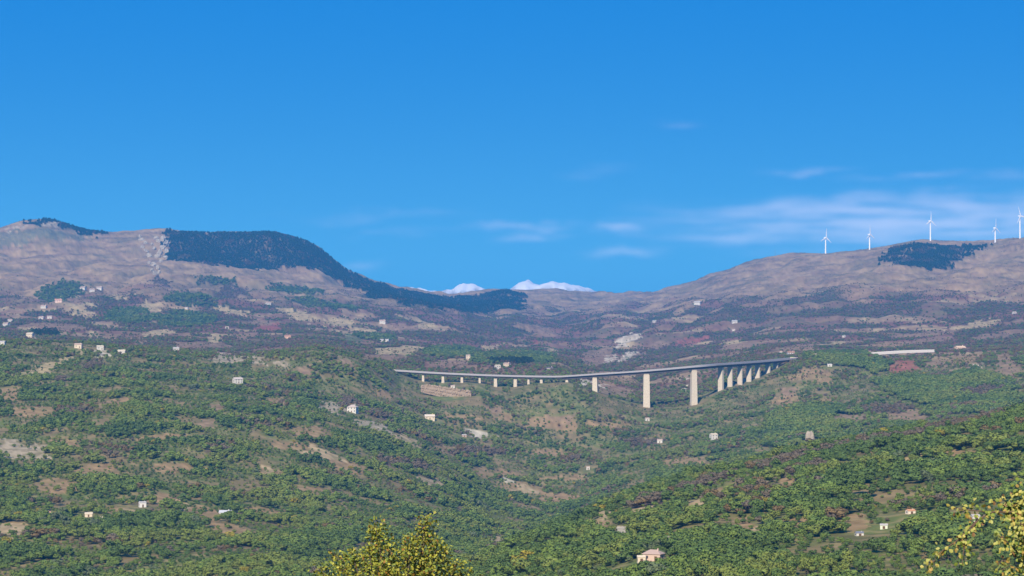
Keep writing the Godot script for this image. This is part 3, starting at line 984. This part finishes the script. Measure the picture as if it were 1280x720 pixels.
# ------------------------------------------------------------------ wind turbines
func make_turbines() -> void:
	var white := mat(Color(0.80, 0.80, 0.80), 0.5)
	# column, row of the foot, row of the hub, first blade's turn (degrees), rotor heading (degrees)
	var list := [[1032, 317, 297, 4, 40, "white wind turbine standing alone on the low end of the bare ridge"], [1087, 312, 293, -4, 48, "white wind turbine between the low ridge end and the dark plantation"], [1163, 301, 276, 2, 40, "tall white wind turbine on the hilltop just above the dark plantation"],
		[1244, 303, 285, 0, 48, "white wind turbine in the dip where the plantation meets the ridge"], [1275, 297, 270, -22, 40, "white wind turbine on the ridge shoulder past the dip beside the plantation"]]
	for t in list:
		var at := spot(t[0], t[1], 7000.0)
		var reach := -at.z
		var hub: float = ray(t[0], t[2]).y * reach - at.y
		var o := thing("wind_turbine", at, 0.0, t[5], "wind turbine", "wind turbines along the mountain ridge")
		var st := st_new()
		tube(st, Vector3(0, -2, 0), Vector3(0, hub - 1.2, 0), 2.9, 1.9, 14)
		part("tower", st.commit(), white, o)
		var yaw := deg_to_rad(t[4])
		var bas := Basis(Vector3.UP, yaw)
		var sn := st_new()
		box(sn, bas * Vector3(0, 0, -1.5) + Vector3(0, hub + 0.4, 0), Vector3(3.8, 4.0, 10.0), bas)
		part("nacelle", sn.commit(), white, o)
		var sh := st_new()
		tube(sh, bas * Vector3(0, 0, 2.6) + Vector3(0, hub + 0.4, 0), bas * Vector3(0, 0, 4.8) + Vector3(0, hub + 0.4, 0), 1.5, 0.6, 10)
		var hm := part("hub", sh.commit(), white, o)
		for b in 3:
			var a := deg_to_rad(t[3] + b * 120.0)
			var dir := bas * Vector3(sin(a), cos(a), 0)
			var side := bas * Vector3(cos(a), -sin(a), 0)
			var fw := bas * Vector3(0, 0, 1)
			var base := bas * Vector3(0, 0, 3.7) + Vector3(0, hub + 0.4, 0)
			var sb := st_new()
			var len := 36.0
			var cuts := [[0.02, 0.7, 0.7], [0.14, 1.7, 0.55], [0.25, 1.5, 0.45], [0.6, 0.95, 0.28], [1.0, 0.25, 0.1]]
			for k in cuts.size() - 1:
				for e in 6:
					var a0 := TAU * e / 6.0
					var a1 := TAU * (e + 1) / 6.0
					var p0: Vector3 = base + dir * len * cuts[k][0]
					var p1: Vector3 = base + dir * len * cuts[k + 1][0]
					quad(sb, p0 + side * cos(a0) * cuts[k][1] * 1.7 + fw * sin(a0) * cuts[k][2], p1 + side * cos(a0) * cuts[k + 1][1] * 1.7 + fw * sin(a0) * cuts[k + 1][2], p1 + side * cos(a1) * cuts[k + 1][1] * 1.7 + fw * sin(a1) * cuts[k + 1][2], p0 + side * cos(a1) * cuts[k][1] * 1.7 + fw * sin(a1) * cuts[k][2])
			part("blade", sb.commit(), white, hm)
		clear_spots.append(Vector3(at.x, reach, 14.0))
	var ms := spot(969, 319, 7000.0)
	var mo := thing("lattice_mast", ms, 0.0, "thin dark measuring mast on the bare ridge apart from the turbines", "mast")
	var sm := st_new()
	for k in 3:
		var a := TAU * k / 3.0
		tube(sm, Vector3(cos(a) * 1.0, -1, sin(a) * 1.0), Vector3(cos(a) * 0.5, 24, sin(a) * 0.5), 0.22, 0.16, 5)
	part("pole", sm.commit(), mat(Color(0.2, 0.2, 0.2)), mo)
	for k in 8:
		var sr := st_new()
		box(sr, Vector3(0, 2.0 + k * 2.8, 0), Vector3(1.7 - k * 0.1, 0.25, 1.7 - k * 0.1))
		part("brace", sr.commit(), mat(Color(0.2, 0.2, 0.2)), mo)

# ------------------------------------------------------------------ houses
# body with gable or hip roof, w along the ridge
func make_house(called: String, px: float, py: float, wpx: float, tall: float, yaw: float, wall: Color, roof: Color, hip: bool, label: String, group := "", deep := 0.75, from := 500.0) -> void:
	var at := spot(px, py, from)
	var reach := -at.z
	var w := maxf(wpx * (0.78 if reach > 3300.0 else 0.92) * reach / FOCAL, 3.2)
	var d := w * deep
	var h := w * tall
	var rise := d * (0.22 if not hip else 0.26)
	var o := thing(called, at, yaw, label, "house", group)
	var wm := mat(wall)
	var st := st_new()
	frustum(st, Vector3(0, -2.5, 0), w, d, w, d, h + 2.5)
	if not hip:
		for s in [-1.0, 1.0]:
			var x: float = s * w * 0.5
			tri(st, Vector3(x, h, -d * 0.5), Vector3(x, h + rise, 0), Vector3(x, h, d * 0.5))
	part("wall", st.commit(), wm, o)
	var sr := st_new()
	var e := w * 0.045
	var th := maxf(0.16, w * 0.018)
	var zo := d * 0.5 + e
	var low := h - e * rise / (d * 0.5)
	var inx := (w * 0.5 - d * 0.42) if hip else w * 0.5 + e
	for s in [-1.0, 1.0]:
		var a := Vector3(-w * 0.5 - e, low, s * zo)
		var b := Vector3(w * 0.5 + e, low, s * zo)
		var c := Vector3(inx, h + rise, 0)
		var f := Vector3(-inx, h + rise, 0)
		var up := Vector3(0, th, 0)
		quad(sr, a, b, c, f)
		quad(sr, a + up, b + up, c + up, f + up)
		quad(sr, a, b, b + up, a + up)
		if not hip:
			quad(sr, b, c, c + up, b + up)
			quad(sr, a, f, f + up, a + up)
		else:
			var g := Vector3(s * (w * 0.5 + e), low, -zo)
			var k := Vector3(s * (w * 0.5 + e), low, zo)
			tri(sr, g + up, k + up, Vector3(s * inx, h + rise + th, 0))
			quad(sr, g, k, k + up, g + up)
	var ro := part("roof", sr.commit(), mat(roof), o)
	var sc := st_new()
	frustum(sc, Vector3(w * 0.28, h + rise * 0.4, d * 0.1), w * 0.07, w * 0.07, w * 0.065, w * 0.065, rise * 0.6 + w * 0.1)
	part("chimney", sc.commit(), wm, ro)
	var glass := mat(Color(0.05, 0.05, 0.06), 0.3)
	var floors := 2 if h > 4.6 else 1
	var nwin := clampi(int(w / 3.2), 1, 4)
	for fl in floors:
		for k in nwin:
			var x := (k + 0.5) / nwin * w - w * 0.5
			var y := (fl + 0.55) * h / floors
			var door := fl == 0 and k == nwin / 2
			var sw := st_new()
			if door:
				box(sw, Vector3(x, minf(1.05, h * 0.4), d * 0.5), Vector3(1.1, minf(2.1, h * 0.75), 0.12))
			else:
				box(sw, Vector3(x, y, d * 0.5), Vector3(1.0, minf(1.3, h * 0.4), 0.12))
			part("door" if door else "window", sw.commit(), mat(Color(0.12, 0.07, 0.04)) if door else glass, o)
	for s in [-1.0, 1.0]:
		var sw := st_new()
		box(sw, Vector3(s * w * 0.5, h * 0.55, 0), Vector3(0.12, minf(1.2, h * 0.4), 1.0))
		part("window", sw.commit(), glass, o)
	clear_spots.append(Vector3(at.x, reach, maxf(w * 0.9, 7.0) + (7.0 if reach < 3300.0 else 3.0)))

func make_houses() -> void:
	var white := Color(0.52, 0.49, 0.43)
	var cream := Color(0.56, 0.47, 0.34)
	var tile := Color(0.36, 0.19, 0.12)
	var grey := Color(0.40, 0.37, 0.34)
	var pale := Color(0.42, 0.30, 0.235)
	var g1 := "farmhouses among fields below the bare mountain"
	var l1 := "small white farmhouse among fields below the bare mountain"
	for a in [[104, 362, 8.5], [115, 364.5, 8], [124.5, 362, 8.5]]:
		make_house("farmhouse", a[0], a[1], a[2], 0.42, rng.randf_range(-0.4, 0.4), white, pale, false, "white house of the hamlet of three under the bare slope", "hamlet of three white houses")
	make_house("farmhouse", 73, 378, 11, 0.34, 0.2, Color(0.62, 0.45, 0.36), Color(0.50, 0.26, 0.18), false, "orange-roofed pinkish farmhouse on the field slope")
	for a in [[55, 385, 8.5], [52, 399, 8], [62, 398, 7.5], [12.5, 402, 7], [8, 407.5, 9.5], [284, 410.5, 5.5], [233.5, 386, 5], [335, 381, 8], [386, 407, 5.5], [478, 404, 9.5], [918, 404, 8.5], [917, 413.5, 5], [818, 403, 6], [872, 381, 10], [1055, 421.5, 5], [1268, 392, 6]]:
		make_house("farmhouse", a[0], a[1], a[2], 0.40, rng.randf_range(-0.5, 0.5), white, pale if rng.randf() < 0.6 else grey, false, l1, g1)
	make_house("farmhouse", 359.5, 423, 9.5, 0.4, 0.3, Color(0.66, 0.42, 0.30), tile, false, "salmon farmhouse with red roof at the foot of the fields")
	make_house("farmhouse", 477, 427, 6, 0.5, 0.2, white, grey, false, "white house of the close pair above the viaduct's far wood", "close pair of white houses")
	make_house("farmhouse", 484, 427, 6, 0.5, -0.3, white, grey, false, "white house of the close pair above the viaduct's far wood", "close pair of white houses")
	make_house("farmhouse", 585, 449, 6.5, 0.95, 0.2, cream, pale, false, "narrow tall cream house on the field above the viaduct")
	make_house("farmhouse", 622, 461.5, 8, 0.72, 0.5, white, cream, false, "white house at the edge of dark trees just above the viaduct")
	make_house("farmhouse", 634, 458.5, 10, 0.5, -0.5, cream, pale, false, "cream house with pale roof beside the white house above the viaduct")
	make_house("farmhouse", 687, 463.5, 10.5, 0.42, 0.1, white, Color(0.12, 0.10, 0.10), false, "white house with a dark roof behind the viaduct")
	var g2 := "houses along the crest of the wooded hill"
	for a in [[98, 435, 9.5, cream, pale], [125, 437, 8.5, white, cream], [152, 443, 9.5, white, cream], [220, 438.5, 7.5, white, grey], [3, 431, 8, white, grey], [38, 421.5, 11, cream, cream]]:
		make_house("hill_house", a[0], a[1], a[2], 0.5, rng.randf_range(-0.4, 0.4), a[3], a[4], false, "pale house on the crest of the long wooded hill", g2)
	make_house("hill_house", 297, 479, 11.5, 0.5, 0.5, white, Color(0.50, 0.42, 0.36), false, "bright white house alone in the green wood below the bare rock patch", "", 0.8)
	make_house("hill_house", 441, 515.5, 12.5, 0.6, -0.25, white, Color(0.44, 0.36, 0.30), true, "white square house beside the rocky clearing on the wooded slope", "", 0.9)
	make_house("hill_house", 537, 524, 13, 0.32, 0.15, cream, Color(0.62, 0.52, 0.40), false, "low cream building in the trees below the rock face")
	make_house("hill_house", 566, 485, 5.5, 0.55, 0.0, white, pale, false, "tiny white house on top of the rock face")
	make_house("hill_house", 580, 546, 6, 0.4, 0.3, pale, grey, false, "small grey-white shed beside the pale clearing in the valley")
	make_house("hill_house", 809, 526, 5.5, 0.6, 0.2, white, pale, false, "small white house below the tallest pier of the viaduct")
	make_house("hill_house", 825, 553.5, 7, 0.55, -0.2, white, pale, false, "small white cube house alone in the valley wood")
	make_house("hill_house", 892, 549, 9, 0.7, 0.4, white, cream, false, "white house with a cream roof in the valley wood below the piers", "", 0.8)
	make_house("hill_house", 735, 587, 4.5, 0.8, 0.1, white, pale, false, "tiny white hut in the scrub of the valley floor")
	make_house("hill_house", 976, 442, 5, 0.7, 0.1, white, tile, false, "white house near the far end of the viaduct", "houses near the viaduct's far end")
	make_house("hill_house", 988.5, 444.5, 11, 0.45, 0.15, white, tile, false, "long white house with red roof at the viaduct's end")
	make_house("hill_house", 1020, 446.5, 9, 0.45, -0.3, white, pale, false, "white house past the end of the viaduct by the dark trees")
	make_house("hill_house", 1037, 458, 6, 0.4, 0.0, white, white, false, "small white building on the slope below the viaduct's end")
	make_house("hill_house", 1200, 438, 15, 0.3, 0.3, Color(0.68, 0.50, 0.34), Color(0.60, 0.42, 0.28), false, "orange-tan farm building past the short hillside viaduct")
	make_house("farmhouse", 913, 477, 4, 0.5, 0.0, white, pale, false, "tiny white hut between the viaduct's close-set piers", "huts between the piers")
	make_house("farmhouse", 929, 477, 5, 0.5, 0.2, white, pale, false, "tiny white hut between the viaduct's close-set piers", "huts between the piers")
	# nearer houses
	make_house("country_house", 817, 701, 25, 0.40, -0.42, Color(0.50, 0.37, 0.29), Color(0.40, 0.29, 0.235), true, "pinkish country house with hipped tile roof in the near wood", "", 0.72)
	make_house("garden_shed", 748.5 + 53, 704, 5, 0.8, 0.1, cream, cream, false, "tiny cream shed beside the pinkish country house")
	make_house("country_house", 1138, 642, 11, 0.36, 0.35, Color(0.66, 0.56, 0.44), Color(0.48, 0.24, 0.13), false, "cottage with orange roof half hidden in the near wood")
	make_house("garden_shed", 1074, 669.5, 10, 0.36, 0.2, white, Color(0.16, 0.17, 0.2), false, "white shed with dark roof among the near trees")
	make_house("garden_shed", 1105, 661, 7, 0.5, -0.2, Color(0.55, 0.58, 0.45), grey, false, "grey-green hut beside the white shed in the near wood")
	make_house("country_house", 1219, 652, 11, 0.7, 0.2, white, grey, false, "white house showing behind the yellow-leaved branches")
	make_house("garden_shed", 111, 646, 10, 0.42, 0.1, cream, cream, false, "cream shed, one of two low on the wooded slope", "two cream sheds low on the wooded slope")
	make_house("garden_shed", 126, 650.5, 9.5, 0.38, -0.2, cream, cream, false, "cream shed, one of two low on the wooded slope", "two cream sheds low on the wooded slope")
	make_house("country_house", 178, 634, 9, 0.7, 0.4, Color(0.60, 0.56, 0.52), grey, false, "small grey-white house above the two cream sheds")
	make_house("country_house", 282, 644, 16, 0.25, 0.0, Color(0.45, 0.44, 0.42), Color(0.46, 0.46, 0.46), false, "low grey barn beside the yellow tree on the wooded slope")
	make_house("country_house", 57, 645, 12, 0.36, 0.3, Color(0.46, 0.33, 0.27), Color(0.42, 0.24, 0.17), false, "low brick-red cottage above the bare clearing on the slope")
	# a pole beside the country house
	var at := spot(836, 693)
	var po := thing("utility_pole", at, 0.0, "thin wooden utility pole beside the pinkish country house", "pole")
	var st := st_new()
	tube(st, Vector3(0, -1, 0), Vector3(0, 8.0, 0), 0.16, 0.11, 8)
	part("post", st.commit(), mat(Color(0.35, 0.3, 0.25)), po)
	var sx := st_new()
	box(sx, Vector3(0, 7.4, 0), Vector3(1.6, 0.14, 0.14))
	part("crossarm", sx.commit(), mat(Color(0.3, 0.26, 0.22)), po)

# ------------------------------------------------------------------ rocks
func rock_mesh(seed_: int, sharp: float) -> ArrayMesh:
	var s := SphereMesh.new()
	s.radial_segments = 11
	s.rings = 6
	var arr := s.get_mesh_arrays()
	var v: PackedVector3Array = arr[Mesh.ARRAY_VERTEX]
	var nz := noise_of(seed_, 0.55, 3, true)
	var st := st_new()
	var idx: PackedInt32Array = arr[Mesh.ARRAY_INDEX]
	for k in v.size():
		var p := v[k].normalized()
		v[k] = p * (0.62 + 0.30 * sharp * nz.get_noise_3d(p.x, p.y * 0.6, p.z)) + Vector3(p.x, p.y, p.z) * 0.12
	for k in range(0, idx.size(), 3):
		if v[idx[k]].distance_squared_to(v[idx[k + 1]]) < 1e-8 or v[idx[k + 1]].distance_squared_to(v[idx[k + 2]]) < 1e-8 or v[idx[k]].distance_squared_to(v[idx[k + 2]]) < 1e-8:
			continue
		tri(st, v[idx[k]], v[idx[k + 1]], v[idx[k + 2]])
	return st.commit()

func rock_mat(c: Color) -> StandardMaterial3D:
	var m := mat(c)
	var nt := NoiseTexture2D.new()
	nt.width = 256
	nt.height = 256
	nt.seamless = true
	nt.noise = noise_of(61, 40.0, 4)
	var g := Gradient.new()
	g.set_color(0, Color(0.55, 0.5, 0.46))
	g.set_color(1, Color(1, 1, 1))
	nt.color_ramp = g
	m.albedo_texture = nt
	m.uv1_triplanar = true
	m.uv1_scale = Vector3.ONE * 0.9
	return m

func make_rocks() -> void:
	var meshes: Array[ArrayMesh] = []
	for k in 5:
		meshes.append(rock_mesh(70 + k, 1.9))
	var lime := rock_mat(Color(0.60, 0.55, 0.44))
	# pale crags beside the dark wood: column, row, width, height in pixels
	for a in [[175, 295, 3, 5], [177, 299, 4, 5], [182, 303, 4, 4], [178, 308, 4, 5], [181, 312, 3, 4], [186, 319, 5, 5], [195, 297, 5, 7], [198, 301, 4, 5], [204, 298, 6, 7], [208, 304, 6, 8], [203, 308, 6, 6], [200, 315, 6, 7], [197, 320, 5, 6], [208, 314, 5, 6], [207, 321, 5, 4], [186, 328, 4, 4], [192, 330, 5, 6], [197, 334, 4, 5], [190, 337, 4, 5], [194, 341, 5, 6], [199, 340, 4, 5], [190, 305, 3, 4], [184, 314, 3, 3], [193, 310, 4, 4], [201, 326, 4, 4]]:
		var at := spot(a[0], a[1] + a[3] * 0.4, 6000.0)
		var k := -at.z / FOCAL
		var o := part(numbered("limestone_crag"), meshes[rng.randi() % 5], lime, self)
		o.position = at + Vector3(0, a[3] * k * 0.18, 0)
		o.rotation.y = rng.randf() * TAU
		o.rotation.z = rng.randf_range(-0.5, 0.5)
		o.scale = Vector3(a[2] * k * rng.randf_range(0.55, 0.95), a[3] * k * rng.randf_range(0.5, 0.85), a[2] * k * 0.6)
		tag(o, "pale limestone crag on the mountain beside the dark conifer wood", "rock", "pale crags beside the conifer wood")
		clear_spots.append(Vector3(at.x, -at.z, a[2] * k * 0.6))
	# the rock face under the left part of the viaduct: a notched bank of blocks
	var at := spot(558, 496)
	var face := thing("rock_face", at, 0.0, "pinkish bare rock face in the wood below the shallow end of the viaduct", "cliff")
	var k := -at.z / FOCAL
	var tan_rock := rock_mat(Color(0.50, 0.40, 0.29))
	var nz := noise_of(81, 9.0, 4, true)
	var sf := st_new()
	var grid: Array[Vector3] = []
	for i in 11:
		for j in 61:
			var t := j / 60.0
			var px := lerpf(526.0, 589.0, t)
			var up := 1.0 - i / 8.0
			var rough := nz.get_noise_2d(px * 2.2, i * 5.0)
			var top := lerpf(478.5, 487.0, t) - rough * 1.6 + (2.5 if px < 530.0 else 0.0) + sin(px * 0.9) * 0.5
			var bottom := lerpf(488.0, 501.0, t)
			var p := ray(px, lerpf(bottom, top, clampf(up, -0.4, 1.0))) * -at.z - at
			p.z += -3.0 * up * k - rough * 1.8 - (1.0 if (i % 3) == 0 else 0.0)
			if i == 0:
				p.z -= 14.0
				p.y -= 2.0
			grid.append(p)
	for i in 10:
		for j in 60:
			var q := i * 61 + j
			tri(sf, grid[q], grid[q + 1], grid[q + 61])
			tri(sf, grid[q + 1], grid[q + 62], grid[q + 61])
	part("rock_wall", sf.commit(), tan_rock, face)
	for x in [530, 545, 560, 575, 588]:
		var p := ray(x, 494) * -at.z
		clear_spots.append(Vector3(p.x, -at.z - 8.0, 13.0))
	# pale rock pillar across the valley
	var pa := spot(1012, 552)
	var kk := -pa.z / FOCAL
	var pr := part("rock_pillar", rock_mesh(93, 1.4), rock_mat(Color(0.56, 0.50, 0.40)), self)
	pr.position = pa + Vector3(0, 3.0 * kk, 0)
	pr.scale = Vector3(6.5 * kk, 12.0 * kk, 4.0 * kk)
	tag(pr, "pale upright rock pillar among trees behind the near ridge", "rock")
	clear_spots.append(Vector3(pa.x, -pa.z, 14.0))

# ------------------------------------------------------------------ the two trees close by
func leaf_blade(st: SurfaceTool, at: Vector3, dir: Vector3, up: Vector3, len: float, c: Color) -> void:
	var s := dir.cross(up).normalized()
	var n := s.cross(dir).normalized()
	var w := len * 0.36
	var cup := n * len * 0.10
	var q: Array[Vector3] = [at, at + dir * len * 0.35 + s * w * 0.8 + cup, at + dir * len * 0.72 + s * w + cup, at + dir * len, at + dir * len * 0.72 - s * w + cup, at + dir * len * 0.35 - s * w * 0.8 + cup]
	st.set_color(c)
	for k in [0, 2, 1, 0, 3, 2, 0, 4, 3, 0, 5, 4]:
		st.set_normal((n + (s if k < 3 else -s) * 0.25).normalized() if k != 0 and k != 3 else n)
		st.add_vertex(q[k])

func leaf_material(back: Color) -> StandardMaterial3D:
	var m := StandardMaterial3D.new()
	m.vertex_color_use_as_albedo = true
	m.roughness = 0.55
	m.metallic_specular = 0.35
	m.backlight = back
	return m

func twig(st: SurfaceTool, pts: Array[Vector3], r0: float, r1: float) -> void:
	for k in pts.size() - 1:
		tube(st, pts[k], pts[k + 1], lerpf(r0, r1, k / float(pts.size() - 1)), lerpf(r0, r1, (k + 1) / float(pts.size() - 1)), 6)

func make_oak() -> void:
	var own := RandomNumberGenerator.new()
	own.seed = 515
	var reach := 46.0
	var mid := ray(495, 700) * reach
	var base := Vector3(mid.x, height(mid.x, reach) - 0.1, -reach)
	var o := thing("oak_tree", base, 0.0, "yellow-green oak whose top rises from the slope below the viewpoint", "tree")
	var crown_mid := Vector3(0, ray(495, 760).y * reach - base.y, 0)
	var wood := st_new()
	var leaves := st_new()
	twig(wood, [Vector3(0, 0, 0), Vector3(0.06, crown_mid.y * 0.35, 0), Vector3(-0.05, crown_mid.y * 0.7, 0.05), Vector3(0.0, crown_mid.y, 0)], 0.2, 0.11)
	part("trunk", wood.commit(), mat(Color(0.10, 0.08, 0.06)), o)
	# leading shoots, from the silhouette of the crown: pixel column and row of the tip, depth
	var tips := [[533, 643, 0.0], [534, 648, 0.1], [522, 668, -0.3], [470, 652, 0.1], [472, 658, 0.0], [462, 680, 0.4], [440, 690, 0.2], [418, 694, -0.2], [402, 708, 0.1], [430, 706, 0.7], [490, 682, 0.6], [505, 690, -0.7], [548, 676, 0.3], [556, 688, -0.4], [572, 702, 0.2], [586, 712, 0.0], [515, 676, 0.7], [480, 700, 0.9], [540, 700, 0.8], [455, 705, -0.8], [565, 716, -0.7], [398, 722, -0.3], [380, 745, 0.3], [606, 748, 0.2], [500, 712, 1.1], [525, 722, 1.2], [445, 724, 1.2], [560, 735, 1.1], [410, 740, 0.9], [470, 740, 1.4], [598, 730, 0.6], [512, 668, 0.5], [537, 664, -0.2], [484, 674, -0.5]]
	var limbs := st_new()
	for t in tips:
		var tip := ray(t[0], t[1]) * reach - base + Vector3(0, 0, t[2])
		var start := crown_mid * own.randf_range(0.72, 0.98)
		var bend := start.lerp(tip, 0.55) + Vector3(tip.x * 0.12, -0.15, own.randf_range(-0.1, 0.1))
		twig(limbs, [start, bend, tip], 0.045, 0.008)
		var n := 380
		for k in n:
			var f := pow(own.randf(), 0.6)
			var p := bend.lerp(tip, f) if own.randf() < 0.75 else start.lerp(bend, f)
			var spread := lerpf(0.42, 0.11, f)
			var off := Vector3(own.randfn(), own.randfn() * 0.8, own.randfn()) * spread * 0.62
			p += off
			p.y = minf(p.y, tip.y + 0.05 + absf(own.randfn()) * 0.04)
			var dir := (off.normalized() + Vector3(own.randfn(), own.randfn() - 0.1, own.randfn()) * 0.6).normalized()
			var hue := own.randf()
			var c := Color(0.22, 0.245, 0.035).lerp(Color(0.32, 0.29, 0.045), hue) if own.randf() < 0.78 else Color(0.13, 0.175, 0.028)
			if own.randf() < 0.06:
				c = Color(0.25, 0.13, 0.03)
			c = c * own.randf_range(0.75, 1.2)
			leaf_blade(leaves, p, dir, Vector3(own.randfn() * 0.6, 1.0, own.randfn() * 0.6).normalized(), own.randf_range(0.05, 0.085), c)
	part("limbs", limbs.commit(), mat(Color(0.10, 0.08, 0.06)), o)
	part("crown", leaves.commit(), leaf_material(Color(0.5, 0.5, 0.08)), o)

func make_yellow_tree() -> void:
	var own := RandomNumberGenerator.new()
	own.seed = 808
	var reach := 26.0
	var b := ray(1350, 760) * reach
	var base := Vector3(b.x, height(b.x, reach) - 0.1, -reach)
	var o := thing("yellow_leaved_tree", base, 0.0, "sparse tree with round yellow leaves on thin arching branches, rooted below the viewpoint", "tree")
	var trunk := st_new()
	var fork := ray(1340, 800) * reach - base
	twig(trunk, [Vector3.ZERO, fork * 0.5 + Vector3(0.08, 0, 0), fork], 0.12, 0.07)
	part("trunk", trunk.commit(), mat(Color(0.11, 0.08, 0.06)), o)
	# branches: pixel corners, leaves per pixel of length, how far leaves spread (pixels), depth
	var br := [
		[[1340, 800, 1312, 700, 1290, 640, 1278, 604], 0.9, 9.0, 0.1], [[1312, 700, 1285, 668, 1268, 640, 1258, 628], 1.5, 8.0, -0.1], [[1300, 690, 1270, 690, 1252, 672, 1243, 668], 0.9, 8.0, 0.2],
		[[1268, 640, 1240, 640, 1215, 638, 1192, 635], 0.55, 6.5, 0.0], [[1240, 640, 1222, 650, 1208, 668, 1196, 686], 0.28, 4.0, 0.05], [[1222, 650, 1196, 676, 1176, 690, 1160, 712], 0.50, 5.5, 0.0], [[1208, 668, 1203, 690, 1200, 712], 0.4, 4.5, 0.1],
		[[1320, 740, 1280, 716, 1262, 706, 1250, 712], 0.9, 9.0, 0.1], [[1330, 770, 1290, 740, 1262, 736], 0.8, 9.0, -0.2], [[1305, 680, 1292, 640, 1300, 612], 0.9, 9.0, 0.3], [[1300, 690, 1278, 655, 1262, 652], 0.9, 8.0, 0.4], [[1290, 640, 1276, 626, 1266, 640], 0.8, 7.0, -0.2], [[1320, 720, 1284, 690, 1268, 670], 0.9, 9.0, 0.5]]
	var limbs := st_new()
	var leaves := st_new()
	var k1 := reach / FOCAL
	for d in br:
		var c: Array = d[0]
		var pts: Array[Vector3] = []
		for k in range(0, c.size(), 2):
			pts.append(ray(c[k], c[k + 1]) * reach - base + Vector3(0, 0, d[3] * (0.3 + 0.7 * k / c.size())))
		twig(limbs, pts, 0.010, 0.004)
		for s in pts.size() - 1:
			var n := int(pts[s].distance_to(pts[s + 1]) / k1 * d[1] * (2.5 if d[1] > 0.7 else 1.8))
			for k in n:
				var p := pts[s].lerp(pts[s + 1], own.randf())
				var off: Vector3 = Vector3(own.randfn(), own.randfn(), own.randfn()) * d[2] * k1 * 0.75
				var dir := (off.normalized() + Vector3(0, -0.5, 0)).normalized()
				var q := own.randf()
				var col := Color(0.36, 0.31, 0.075).lerp(Color(0.28, 0.29, 0.07), own.randf())
				if q < 0.1:
					col = Color(0.30, 0.20, 0.05)
				elif q < 0.42:
					col = Color(0.16, 0.2, 0.035)
				elif q < 0.5:
					col = Color(0.16, 0.09, 0.035)
				leaf_blade(leaves, p + off, dir, Vector3(own.randfn(), own.randfn() * 0.5 + 0.4, 1.0 + own.randf()).normalized(), own.randf_range(0.042, 0.066), col)
	part("limbs", limbs.commit(), mat(Color(0.12, 0.08, 0.055)), o)
	part("crown", leaves.commit(), leaf_material(Color(0.6, 0.5, 0.1)), o)

# ------------------------------------------------------------------ all of it
func _ready() -> void:
	rng.seed = 4242
	# camera
	var cam := Camera3D.new()
	cam.fov = rad_to_deg(2.0 * atan(360.0 / FOCAL))
	cam.near = 0.5
	cam.far = 60000.0
	cam.rotation.x = atan((HORIZON - 360.0) / FOCAL)
	add_child(cam)
	cam.current = true
	cam_basis = cam.basis
	# sky, air and exposure
	var env := Environment.new()
	env.background_mode = Environment.BG_SKY
	env.sky = Sky.new()
	env.sky.sky_material = make_sky()
	env.tonemap_mode = Environment.TONE_MAPPER_LINEAR
	env.tonemap_exposure = 1.5
	env.fog_enabled = true
	env.fog_density = 0.000062
	env.fog_light_color = Color(0.07, 0.44, 1.0).linear_to_srgb()
	env.sdfgi_enabled = true
	env.ssao_enabled = true
	env.ssil_enabled = true
	var we := WorldEnvironment.new()
	we.environment = env
	add_child(we)
	# sun: high behind the left shoulder
	var sun := DirectionalLight3D.new()
	sun.light_energy = 1.6
	sun.light_color = Color(1.0, 0.95, 0.87)
	sun.light_angular_distance = 0.5
	sun.shadow_enabled = true
	add_child(sun)
	sun.look_at_from_position(Vector3.ZERO, Vector3(0.20, -0.56, -0.80), Vector3.UP)

	var t0 := Time.get_ticks_msec()
	make_ground()
	print("ground ", Time.get_ticks_msec() - t0)
	lay_covers()
	print("covers ", Time.get_ticks_msec() - t0)
	land_mesh()
	print("land ", Time.get_ticks_msec() - t0, " ", nr, " x ", nc)
	snow_range(380.0, 900.0, [380, 372, 480, 361, 512, 361, 530, 363.5, 550, 367, 563, 366, 572, 359.5, 579, 356.5, 585, 358.5, 592, 358, 600, 361, 608, 364, 630, 369, 646, 360, 654, 355.5, 660, 354, 667, 356.5, 676, 356, 684, 353.5, 691, 352.5, 697, 355, 705, 354.5, 714, 358, 724, 360, 732, 363.5, 744, 367, 780, 376, 900, 392], 16000.0, 450.0, "snowy_mountains")
	make_viaduct()
	make_turbines()
	make_houses()
	make_rocks()
	print("things ", Time.get_ticks_msec() - t0)
	plant_trees()
	print("woods ", Time.get_ticks_msec() - t0)
	make_oak()
	make_yellow_tree()
	print("done ", Time.get_ticks_msec() - t0)
